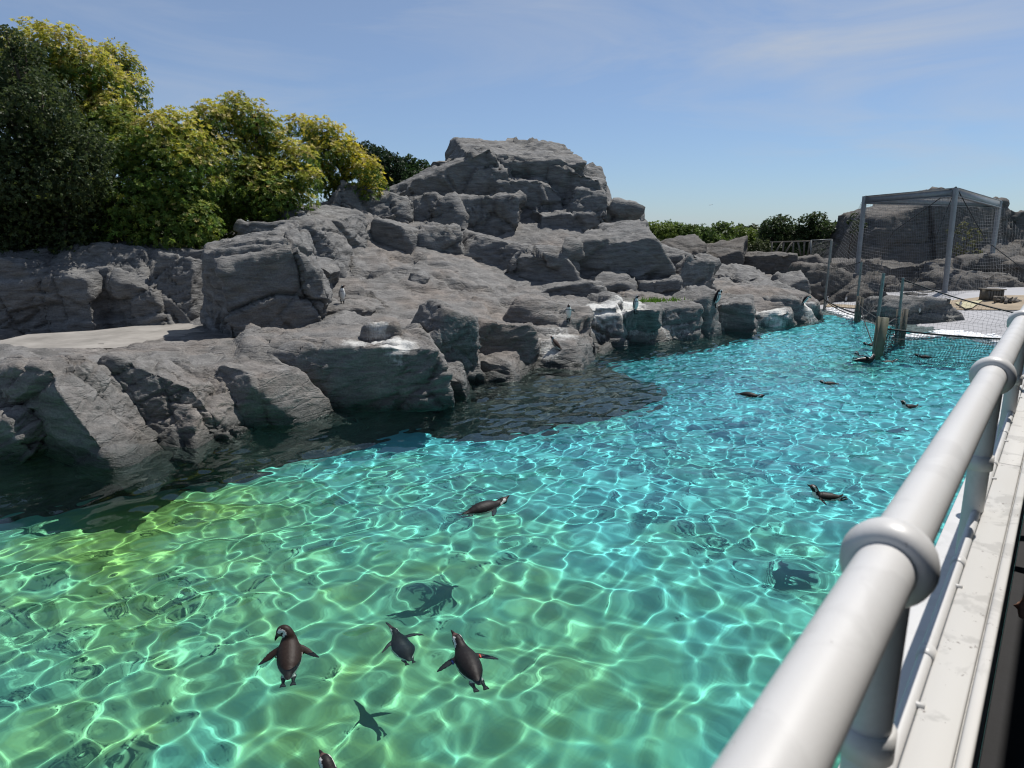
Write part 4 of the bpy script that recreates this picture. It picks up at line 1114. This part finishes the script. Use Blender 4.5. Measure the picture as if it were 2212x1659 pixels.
pp = empty('parapet', rl(2, -.05, 2.0)); tag(pp, 'low white parapet with a worn flat ledge beside the handrail', 'parapet')
import bmesh
def slab(name, n0, n1, h0, h1, mat, parent, a0=-4, a1=17, bev=.004):
    mb = MB(); mb.box(rl((a0 + a1) / 2, (n0 + n1) / 2, (h0 + h1) / 2), ((a1 - a0) / 2, abs(n1 - n0) / 2, abs(h1 - h0) / 2), AX)
    o = mb.build(name, mat, parent, False)
    m_ = o.modifiers.new('bevel', 'BEVEL'); m_.width = bev; m_.segments = 2
    return o
for i in range(6): slab('ledge', -.1085, -.042, .83, .862, M['ledge'], pp, -4 + i * 3.5, -4 + i * 3.5 + 3.497)
for i in range(6): slab('edge_strip', -.0385, -.017, .829, .862, M['ledge'], pp, -3 + i * 3.5, -3 + i * 3.5 + 3.497)
slab('parapet_wall', -.104, -.022, .864, 2.6, M['ledge'], pp)
cp = slab('pool_coping', -.27, -.106, 1.22, 1.5, M['white'], None); cp['kind'] = 'structure'
pw_ = slab('pool_side', -.26, -.11, 1.5, 6.2, M['concrete'], None); pw_['kind'] = 'structure'; pw_.cycles.is_caustics_receiver = True
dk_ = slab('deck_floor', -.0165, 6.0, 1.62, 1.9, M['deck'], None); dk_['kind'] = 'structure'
rf = empty('added_deck_canopy', rl(4, 3, 1.62)); tag(rf, 'added unseen flat roof on posts that shades the visitors deck', 'added_canopy')  # never in view; roof added to throw shade on the deck
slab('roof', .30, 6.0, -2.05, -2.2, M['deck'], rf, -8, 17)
for a in (-6, 0, 6, 12): mb = MB(); mb.tube([rl(a, 5.8, 1.62), rl(a, 5.8, -2.06)], .07, 12); mb.build('post', M['white'], rf)
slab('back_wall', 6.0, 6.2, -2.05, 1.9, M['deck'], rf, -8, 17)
# white pipe with a flange on the shaded side
wp = empty('white_pipe', rl(1.0, .02, 1.62)); tag(wp, 'short white upright pipe with a round flange in the shade of the deck', 'pipe')
mb = MB(); mb.tube([rl(1.005, .028, 1.62), rl(1.005, .028, 1.2)], .014, 14); mb.build('pipe', M['white'], wp)
mb = MB(); mb.lathe(rl(1.005, .028, 1.2), U3, [(-.012, .014), (-.011, .027), (.004, .027), (.005, .0)], 18); mb.build('flange', M['white'], wp)

# ------------------------------------------------------------------ penguins
def coat_material(name, rough, bump=0.25):
    m, nt, b = newmat(name)
    at = N(nt, 'ShaderNodeAttribute', attribute_name='coat')
    tc = N(nt, 'ShaderNodeTexCoord'); no = N(nt, 'ShaderNodeTexNoise', Scale=60.0, Detail=4.0); nt.links.new(tc.outputs['Object'], no.inputs[0])
    r = ramp(nt, [(0.3, (0.75, 0.75, 0.75)), (0.7, (1.15, 1.15, 1.15))]); nt.links.new(no.outputs[0], r.inputs[0])
    nt.links.new(mixc(nt, 1.0, at.outputs['Color'], r.outputs[0], 'MULTIPLY'), b.inputs['Base Color'])
    b.inputs['Roughness'].default_value = rough; b.inputs['Specular IOR Level'].default_value = 0.22
    bp = N(nt, 'ShaderNodeBump', Strength=bump, Distance=0.006); nt.links.new(no.outputs[0], bp.inputs['Height']); nt.links.new(bp.outputs[0], b.inputs['Normal'])
    return m


M['wet_coat'] = coat_material('wet_feathers', 0.55)
M['dry_coat'] = coat_material('dry_feathers', 0.6)
M['cloth'] = coat_material('cloth_and_skin', 0.75)
ST_S = [0, .03, .07, .11, .17, .23, .29, .35, .40, .44, .48, .515, .55, .58, .602, .618, .645, .672]
ST_W = [.020, .030, .036, .058, .084, .098, .104, .100, .088, .072, .056, .047, .046, .043, .031, .018, .012, .006]
ST_H = [.008, .014, .030, .056, .082, .094, .098, .094, .082, .068, .054, .048, .050, .045, .031, .018, .013, .006]
BLK, WHT, PNK, BRN = np.array((.014, .012, .012)), np.array((.80, .79, .75)), np.array((.11, .06, .055)), np.array((.034, .021, .016))


def pen_color(s, th, back):
    c = np.where((th > 1.42)[:, None], WHT, back)
    c = np.where(((s > .375) & (s < .405) & (th > 1.5))[:, None], back, c)
    c = np.where(((s > .14) & (s <= .39) & (th > 1.66) & (th < 1.92))[:, None], back, c)
    c = np.where(((s > .44) & (th <= 2.0))[:, None], back, c)
    hd = s > .495
    c = np.where(hd[:, None], back, c)
    c = np.where((hd & (s < .60) & (np.abs(th - 1.15 + (s - .55) * 5) < .3))[:, None], WHT, c)
    c = np.where(((s > .44) & (s <= .50) & (np.abs(th - 1.9) < .3))[:, None], WHT, c)
    c = np.where(((s > .595) & (s < .622))[:, None], PNK, c)
    c = np.where((s >= .622)[:, None], BLK * 1.3, c)
    return c


def loft(P, Tn, D, w, h, k):
    S_ = np.cross(Tn, D); S_ /= np.linalg.norm(S_, axis=1)[:, None]; D = np.cross(S_, Tn)
    th = np.arange(k) * 2 * np.pi / k
    V = P[:, None] + (np.cos(th)[None, :, None] * D[:, None] * h[:, None, None] + np.sin(th)[None, :, None] * S_[:, None] * w[:, None, None])
    n = len(P); V = np.concatenate([V.reshape(-1, 3), P[:1], P[-1:]])
    F = [(i * k + j, i * k + (j + 1) % k, (i + 1) * k + (j + 1) % k, (i + 1) * k + j) for i in range(n - 1) for j in range(k)]
    F += [(n * k, (j + 1) % k, j, j) for j in range(k)] + [(n * k + 1, (n - 1) * k + j, (n - 1) * k + (j + 1) % k, (n - 1) * k + (j + 1) % k) for j in range(k)]
    return V, np.array(F), np.concatenate([np.tile(th, n), [0, 0]])


def fuse(name, parts, voxel, smooth_it=4, attr='coat', mat=None):
    """join overlapping pieces into one continuous skin and carry the colours over"""
    V = np.concatenate([p[0] for p in parts]); C = np.concatenate([p[2] for p in parts]); F, n0 = [], 0
    for p in parts: F.append(p[1] + n0); n0 += len(p[0])
    tmp = mesh_of('tmp', V, np.concatenate(F), mat); fix_tris(tmp)
    o = bpy.data.objects.new('tmp', tmp); COL.objects.link(o)
    r = o.modifiers.new('r', 'REMESH'); r.mode = 'VOXEL'; r.voxel_size = voxel; r.use_smooth_shade = True
    s = o.modifiers.new('s', 'SMOOTH'); s.factor = 0.5; s.iterations = smooth_it
    dg = bpy.context.evaluated_depsgraph_get(); dg.update()
    me = bpy.data.meshes.new_from_object(o.evaluated_get(dg)); me.name = name
    bpy.data.objects.remove(o); bpy.data.meshes.remove(tmp)
    kd = kdtree.KDTree(len(V))
    for i, v in enumerate(V): kd.insert(v, i)
    kd.balance()
    cc = np.ones((len(me.vertices), 4), np.float32)
    for i, v in enumerate(me.vertices): cc[i, :3] = C[kd.find(v.co)[1]]
    a = me.attributes.new(attr, 'FLOAT_COLOR', 'POINT'); a.data.foreach_set('color', cc.ravel())
    me.shade_smooth(); me.materials.clear(); me.materials.append(mat)
    return me


def pen_mesh(name, alpha, beta, flip, feet, mat, back=BLK, roll=0.):
    """alpha, beta: (arc, degrees) rise and turn of the spine; flip: per side (swing back, lift) degrees; feet: 'stand' or 'trail'"""
    s = np.linspace(0, .672, 64); ds = s[1] - s[0]
    al = np.radians(np.interp(s, *zip(*alpha))); be = np.radians(np.interp(s, *zip(*beta)))
    Tn = np.stack([np.cos(al) * np.cos(be), np.cos(al) * np.sin(be), np.sin(al)], 1)
    D = np.stack([-np.sin(al) * np.cos(be), -np.sin(al) * np.sin(be), np.cos(al)], 1)
    P = np.cumsum(Tn * ds, 0)
    i0 = int(.23 / ds); P = P - P[i0]
    w, h = np.interp(s, ST_S, ST_W), np.interp(s, ST_S, ST_H)
    V, F, th = loft(P, Tn, D, w, h, 24)
    th = np.minimum(th, 2 * np.pi - th); sr = np.concatenate([np.repeat(s, 24), [0, .672]])
    parts = [(V, F, pen_color(sr, th, back))]
    ish = int(.385 / ds)
    for sd, (sw, lift) in zip((1, -1), flip):
        t, d = Tn[ish], D[ish]; side = np.cross(t, d) * sd
        o = P[ish] + side * .075 + d * .012
        a, l = math.radians(sw), math.radians(lift)
        dr = -t * math.cos(a) + (side * math.cos(l) + d * math.sin(l)) * math.sin(a)
        nrm = np.cross(dr, t); nrm /= np.linalg.norm(nrm); 
        if nrm.dot(d) < 0 and abs(lift) < 80: nrm = -nrm
        q = np.linspace(0, 1, 10); bend = -t * .02
        Pf = o + dr * (q * .205)[:, None] + bend * (q ** 2)[:, None]
        wf = np.interp(q, [0, .15, .4, .75, .95, 1], [.020, .030, .034, .026, .013, .007]); hf = np.interp(q, [0, .3, 1], [.014, .010, .0075])
        Vf, Ff, tf = loft(Pf, np.repeat(dr[None], 10, 0), np.repeat(nrm[None], 10, 0), wf, hf, 12)
        tf = np.minimum(tf, 2 * np.pi - tf)
        parts.append((Vf, Ff, np.where((tf > 2.2)[:, None], np.array((.25, .24, .23)), back * np.ones((len(Vf), 1)))))
    for sd in (1, -1):
        ib = int(.115 / ds); t, d = Tn[ib], D[ib]; side = np.cross(t, d) * sd
        if feet == 'stand':
            o = P[ib] + side * .045 - d * .02
            a = o + np.array([0, 0, -.05]); o2 = np.array([a[0], a[1], FOOT]); tips = [o2 + np.array([.075, .03 * k + .0, 0.004]) for k in (-1, 0, 1)]
            leg = [o, (o + o2) / 2, o2 + np.array([0, 0, .015])]; rr = [.035, .024, .016]
        else:
            o = P[ib] + side * .04 - d * .045
            o2 = o - t * .085 - d * .005; tips = [o2 - t * .055 + side * (.022 * k) for k in (-1, 0, 1)]
            leg = [o, (o + o2) / 2, o2]; rr = [.028, .02, .014]
        mbp = MB(); mbp.tube(leg, rr, 8)
        for tp in tips: mbp.tube([o2, (o2 + tp) / 2 + [0, 0, .004], tp], [.013, .012, .008], 6)
        Vt = np.concatenate(mbp.v); parts.append((Vt, np.concatenate(mbp.f), np.full((len(Vt), 3), .018)))
    return fuse(name, parts, .0085, 3, 'coat', mat), P, Tn, D


FOOT = -.285
WET, DRY = M['wet_coat'], M['dry_coat']
st_al = [(0, 50), (.09, 62), (.16, 80), (.3, 84), (.44, 88), (.5, 75), (.56, 35), (.6, 2), (.672, -4)]
flat = [(0, 0), (.672, 0)]
PM = {}
PM['stand'] = pen_mesh('standing', st_al, flat, [(12, 10), (12, 10)], 'stand', DRY)[0]
PM['look'] = pen_mesh('looking_aside', st_al, [(0, 0), (.46, 0), (.58, 55), (.672, 60)], [(10, 10), (16, 10)], 'stand', DRY)[0]
PM['wave'] = pen_mesh('flippers_out', [(0, 45), (.09, 60), (.3, 78), (.44, 75), (.5, 55), (.56, 10), (.6, -40), (.672, -50)], flat, [(35, 0), (55, 10)], 'stand', DRY)[0]
PM['preen'] = pen_mesh('preening', [(0, 50), (.09, 62), (.3, 76), (.42, 82), (.47, 70), (.52, 20), (.57, -40), (.672, -85)], [(0, 0), (.44, 0), (.52, 40), (.672, 70)], [(10, 10), (18, 10)], 'stand', DRY)[0]
PM['bow'] = pen_mesh('bowing', [(0, 40), (.09, 50), (.25, 62), (.4, 50), (.48, 20), (.56, -40), (.672, -75)], flat, [(12, 5), (12, 5)], 'stand', DRY)[0]
PM['crouch'] = pen_mesh('crouching', [(0, 12), (.12, 25), (.3, 38), (.42, 45), (.5, 70), (.56, 30), (.672, -10)], [(0, 0), (.46, 0), (.56, 70), (.672, 90)], [(12, 5), (12, 5)], 'trail', DRY, BRN * 1.6)[0]
sw = [(0, -12), (.1, -10), (.2, 0), (.42, 3), (.47, 12), (.54, 22), (.672, 30)]
PM['swim'] = pen_mesh('swimming', sw, flat, [(55, -12), (48, -25)], 'trail', WET)[0]
PM['swim_away'] = pen_mesh('swimming_away', [(0, -8), (.2, 0), (.42, 14), (.47, 30), (.54, 30), (.672, 22)], [(0, 0), (.42, 0), (.56, 12), (.672, 20)], [(62, -4), (70, -8)], 'trail', WET)[0]
PM['swim_preen'] = pen_mesh('swimming_preening', [(0, -20), (.15, 6), (.3, 22), (.42, 50), (.48, 82), (.53, 40), (.57, -30), (.672, -70)], [(0, 0), (.44, 0), (.53, 60), (.6, 100), (.672, 120)], [(55, -10), (60, -6)], 'trail', WET, BRN * .8)[0]
PM['duck'] = pen_mesh('floating', [(0, -50), (.05, -38), (.14, -14), (.26, -2), (.36, 12), (.42, 50), (.5, 78), (.55, 45), (.6, 18), (.672, 22)], flat, [(70, -22), (60, -25)], 'trail', WET)[0]
PM['low'] = pen_mesh('floating_low', [(0, -22), (.08, -12), (.2, -2), (.38, 4), (.44, 30), (.5, 50), (.56, 18), (.672, 6)], flat, [(60, -25), (60, -25)], 'trail', WET)[0]
PM['roll'] = pen_mesh('rolling', [(0, 10), (.2, 0), (.4, -6), (.46, -30), (.56, -60), (.672, -60)], [(0, 0), (.3, 0), (.46, 40), (.672, 90)], [(60, 10), (70, 30)], 'trail', WET)[0]
PM['dive'] = pen_mesh('under_water', [(0, 0), (.3, 4), (.5, 10), (.672, 14)], flat, [(80, -10), (50, 15)], 'trail', WET)[0]


def penguin(pose, loc, yaw, scale, label, group, tilt=0., roll=0.):
    o = obj_of('penguin', PM[pose], None, tuple(loc))
    o.rotation_euler = (math.radians(roll), math.radians(-tilt), math.radians(yaw)); o.scale = (scale,) * 3
    o.cycles.is_caustics_receiver = True
    return tag(o, label, 'penguin', group)


def sight(x, y):
    """where the line of sight through the survey point meets what is built so far"""
    d = Vector(ray(x, y)).normalized()
    dg = bpy.context.evaluated_depsgraph_get()
    h, loc, *_ = sc.ray_cast(dg, Vector((0, 0, EYE)), d, distance=200)
    return np.array(loc) if h else on_z(x, y)


bpy.context.view_layer.update()
LAND = 'penguins standing on the rocks'
for pose, x, y, hp, yaw, la, ref in [
    ('look', 740, 656, 38, -62, 'penguin standing alone on the bare slope near the tall boulder', .60),
    ('wave', 1228, 694, 34, -95, 'penguin facing the pool with flippers held out beside the white-stained rock', .55),
    ('stand', 1372, 677, 37, -40, 'upright penguin standing on the white-stained rock in front of the grass', .60),
    ('preen', 1547, 664, 37, -15, 'penguin preening its chest on the rocks beyond the grass tuft', .56),
    ('bow', 1737, 661, 22, -10, 'penguin bending forward near the tip of the rocks', .50),
    ('stand', 1783, 666, 25, -5, 'upright penguin at the very tip of the rocks by the beach', .60),
    ('stand', 1986, 678, 17, 200, 'greyish penguin standing on the long island rock', .60),
    ('look', 2074, 664, 14, -90, 'tiny penguin in front of the dark hollow beyond the island rock', .60),
    ('stand', 1827, 652, 13, -90, 'tiny penguin in the shade of the ledges behind the net fence', .60)]:
    p = sight(x, y)
    s_ = hp * mpp(p[1]) / ref
    penguin(pose, p + np.array([0, 0, -FOOT * s_ - .01]), yaw, s_, la, LAND)
p = sight(1203, 752); penguin('crouch', p + [0, 0, .07], 150, .8, 'brownish penguin lying hunched on the shore rock at the edge of the water', LAND, 10)

WATER = 'penguins swimming in the pool'


def swimmer(pose, tail, bill, z, label, tilt=0., roll=0., ln=.64, scale=None):
    a, b = on_z(*tail, 0), on_z(*bill, 0)
    d = (b - a)[:2]; yaw = math.degrees(math.atan2(d[1], d[0]))
    s_ = scale or float(np.clip(np.linalg.norm(d) / ln, .75, 1.15))
    c = a * .62 + b * .38
    o = penguin(pose, (c[0], c[1], z), yaw, s_, label, WATER, tilt, roll)
    return o, c


SW = []
SW.append(swimmer('swim', (990, 1112), (1105, 1080), -.03, 'penguin swimming alone to the right with its white flank stripe showing', ln=.66))
SW.append(swimmer('swim_preen', (622, 1462), (628, 1385), -.02, 'brown-backed penguin seen from behind turning its head aside in the near water', scale=1.02))
SW.append(swimmer('swim_away', (1045, 1490), (978, 1372), -.03, 'penguin with red and blue flipper bands swimming away with spread flippers', scale=1.04))
SW.append(swimmer('dive', (888, 1335), (835, 1266), -.9, 'penguin swimming under water between the two nearest birds', scale=.95))
SW.append(swimmer('low', (770, 1768), (714, 1682), -.02, 'penguin of which only the brown head shows at the bottom edge', scale=1.05))
SW.append(swimmer('duck', (1822, 1078), (1742, 1072), -.005, 'penguin floating high like a duck with head and tail raised', ln=.55))
SW.append(swimmer('swim', (1588, 849), (1650, 858), -.03, 'penguin swimming low to the right in the middle of the pool'))
SW.append(swimmer('low', (1814, 829), (1768, 829), -.02, 'penguin floating to the left beyond the middle of the pool'))
SW.append(swimmer('duck', (1982, 878), (1945, 880), -.02, 'penguin with raised tail floating close to the handrail', scale=.8))
SW.append(swimmer('low', (2020, 773), (1974, 771), -.02, 'penguin floating before the black net'))
SW.append(swimmer('roll', (1848, 781), (1888, 783), .03, 'penguin rolled over showing its white belly near the fence channel', roll=110, scale=1.0))
SW.append(swimmer('swim_preen', (1862, 766), (1848, 768), -.10, 'preening penguin low in the water left of the fence channel', scale=.95))
SW.append(swimmer('low', (1908, 780), (1925, 780), -.06, 'penguin with only its head above water right of the rolling one', scale=.85))
SW.append(swimmer('low', (1900, 745), (1868, 745), -.04, 'penguin half hidden behind the fence channel', scale=.95))
SW.append(swimmer('dive', (1420, 1690), (1372, 1600), -.75, 'penguin just under the rippled surface near the handrail', scale=1.0))
for o, c in SW:
    near = c[1] < 13
    RINGS.append((c, .34 if near else .4, 0.0006 if near else .0012))
# coloured flipper bands
def band(o, lx, ly, lz, col, r=.031):
    mt = simple('band_paint', col, .5, .05)
    mb = MB(); mb.lathe((0, 0, 0), (0, 1, 0), [(-.007, r * .8), (-.007, r), (.007, r), (.007, r * .8)], 16)
    b = obj_of('flipper_band', mesh_of('flipper_band', np.concatenate(mb.v) * np.array([1, 1, .5]), np.concatenate(mb.f), mt))
    b.parent = o; b.location = (lx, ly, lz); return b
band(SW[2][0], .125, -.118, .02, (.5, .06, .03)); band(SW[2][0], .125, .118, .02, (.02, .06, .4))
band(SW[1][0], .12, -.11, .02, (.4, .32, .1)); band(SW[1][0], .12, .11, .02, (.4, .32, .1)); band(SW[5][0], .14, .11, -.01, (.45, .4, .15))
build_water()

# ------------------------------------------------------------------ people at the rail
def tub(P, R, col, k=12):
    mb = MB(); mb.tube(P, R, k); V = np.concatenate(mb.v); return (V, np.concatenate(mb.f), np.tile(np.array(col), (len(V), 1)))


def ball(c, r, col):
    D, F = cubesphere(8); return (np.asarray(c) + D * np.asarray(r), F, np.tile(np.array(col), (len(D), 1)))


SKIN, HAIR = (.42, .24, .17), (.012, .010, .009)


def person(label, loc, yaw, H, shirt, pants, arms, voxel=.011, sleeve=.45):
    """standing figure facing local +x; arms: per side list of shoulder-elbow-wrist offsets in units of height, then the finger direction"""
    h = H / 1.7
    ps = []
    def S3(*p): return [np.array(q) * h for q in p]
    ps.append(tub(S3((0, 0, .84), (0.0, 0, 1.0), (.02, 0, 1.2), (.01, 0, 1.36), (0, 0, 1.44)), np.array([.15, .135, .155, .15, .07]) * h, shirt, 16))
    ps.append(ball(np.array([0, 0, 1.3]) * h, np.array([.11, .2, .1]) * h, shirt))
    ps.append(tub(S3((0, 0, 1.4), (.02, 0, 1.52)), np.array([.06, .055]) * h, SKIN))
    ps.append(ball(np.array([.03, 0, 1.61]) * h, np.array([.095, .078, .118]) * h, SKIN)); ps.append(ball(np.array([.005, 0, 1.645]) * h, np.array([.105, .09, .10]) * h, HAIR))
    ps.append(ball(np.array([.125, 0, 1.60]) * h, np.array([.022, .016, .024]) * h, SKIN))
    for sd in (1, -1):
        ps.append(ball(np.array([.02, sd * .082, 1.60]) * h, np.array([.022, .014, .032]) * h, SKIN))
        ps.append(ball(np.array([.112, sd * .032, 1.63]) * h, np.array([.012, .012, .010]) * h, HAIR))
    ps.append(ball(np.array([.118, 0, 1.555]) * h, np.array([.012, .026, .008]) * h, (.3, .1, .09)))
    for sd in (1, -1):
        hip = (0, sd * .09, .9); kn = (.015, sd * .10, .48); an = (-.01, sd * .10, .09)
        ps.append(tub(S3(hip, ((hip[0] + kn[0]) / 2, sd * .1, .7), kn), np.array([.1, .085, .062]) * h, pants)); ps.append(tub(S3(kn, (.0, sd * .1, .3), an), np.array([.058, .055, .036]) * h, pants if sleeve < .9 else SKIN))
        ps.append(tub(S3((-.05, sd * .1, .045), (.08, sd * .105, .045), (.19, sd * .11, .035)), np.array([.042, .045, .032]) * h, (.05, .05, .055)))
    for sd, (el, wr, fd) in zip((1, -1), arms):
        sh = np.array([0, sd * .185, 1.37]); el, wr, fd = np.array(el), np.array(wr), np.array(fd, float); fd /= np.linalg.norm(fd)
        cut = sh + (el - sh) * (sleeve * 2 if sleeve < .5 else 1)
        ps.append(tub([sh * h, (sh + el) / 2 * h, el * h], np.array([.058, .05, .043]) * h, shirt)); ps.append(tub([el * h, (el + wr) / 2 * h, wr * h], np.array([.043, .038, .028]) * h, SKIN))
        sidev = np.cross(fd, [0, 0, 1.]); sidev = sidev / (np.linalg.norm(sidev) + 1e-6) if np.linalg.norm(sidev) > .1 else np.array([0, 1., 0])
        palm = wr + fd * .045; drop = np.array([0, 0, -1.])
        ps.append(tub([wr * h, palm * h, (wr + fd * .09) * h], np.array([.028, .036, .03]) * h, SKIN))
        for i, (o_, l_) in enumerate(zip((-.030, -.010, .010, .030), (.062, .075, .07, .055))):
            b_ = wr + fd * .085 + sidev * o_; m_ = b_ + fd * l_ * .55; t_ = m_ + (fd * .5 + drop * .6) * l_ * .6
            ps.append(tub([b_ * h, m_ * h, t_ * h], np.array([.0105, .0098, .008]) * h, SKIN, 8))
        b_ = wr + fd * .03 - sidev * .03; ps.append(tub([b_ * h, (b_ + fd * .03 - sidev * .025) * h, (b_ + fd * .065 - sidev * .03 + drop * .012) * h], np.array([.013, .012, .009]) * h, SKIN, 8))
    me = fuse('person', ps, voxel * h, 2, 'coat', M['cloth'])
    o = obj_of('person', me, None, tuple(loc)); o.rotation_euler = (0, 0, yaw)
    return tag(o, label, 'person')


yw = math.atan2(-RN[1], -RN[0])
person('person leaning on the far handrail with one bare hand hanging over the pool', rl(4.92, .42, 1.62), yw, 1.66, (.18, .34, .28), (.03, .035, .06),
       [((.2, .3, 1.18), (.42, .28, 1.2), (1, -.1, -.2)), ((.24, -.2, 1.16), (.56, -.06, 1.19), (1, .1, -.75))], .0105)
person('child in mint shirt and navy shorts standing against the parapet in the shade', rl(2.45, .19, 1.62), yw + 1.2, 1.02, (.10, .42, .30), (.012, .016, .05),
       [((-.02, .25, 1.12), (.04, .26, .88), (.1, 0, -1)), ((-.02, -.25, 1.12), (.04, -.26, .88), (.1, 0, -1))], .02)

# ------------------------------------------------------------------ airliner far off in the sky
ap = empty('airliner', on_y(1535, 443, 7000)); ap.rotation_euler = (0, 0, 0)
tag(ap, 'tiny airliner low in the sky right of the rock peak', 'airplane')
c0 = on_y(1535, 443, 7000)
mb = MB(); mb.lathe(c0 + [-17, 0, 0], (1, 0.15, .08), [(0, .1), (2, 1.3), (6, 1.9), (24, 1.9), (30, 1.3), (34, .3)], 14); mb.build('fuselage', M['steel'], ap)
mb = MB()
for sd in (1, -1): mb.raw([c0 + q for q in ([2, 0, -.6], [-4, 0, -.6], [-7, sd * 17, 1.2], [-5, sd * 17, 1.2], [2, 0, -1.1], [-4, 0, -1.1], [-7, sd * 17, 1.0], [-5, sd * 17, 1.0])], [(0, 1, 2, 3), (4, 7, 6, 5), (0, 4, 5, 1), (3, 2, 6, 7), (0, 3, 7, 4), (1, 5, 6, 2)])
mb.build('wing', M['steel'], ap, False)
mb = MB(); mb.raw([c0 + q for q in ([13, 1.8, 2], [17, 2.4, 2.5], [19, 2.6, 8], [16.5, 2.2, 8], [13, 2.3, 2], [17, 2.9, 2.5], [19, 3.0, 8], [16.5, 2.6, 8])], [(0, 1, 2, 3), (4, 7, 6, 5), (0, 4, 5, 1), (3, 2, 6, 7), (0, 3, 7, 4), (1, 5, 6, 2)]); mb.build('tail_fin', M['steel'], ap, False)
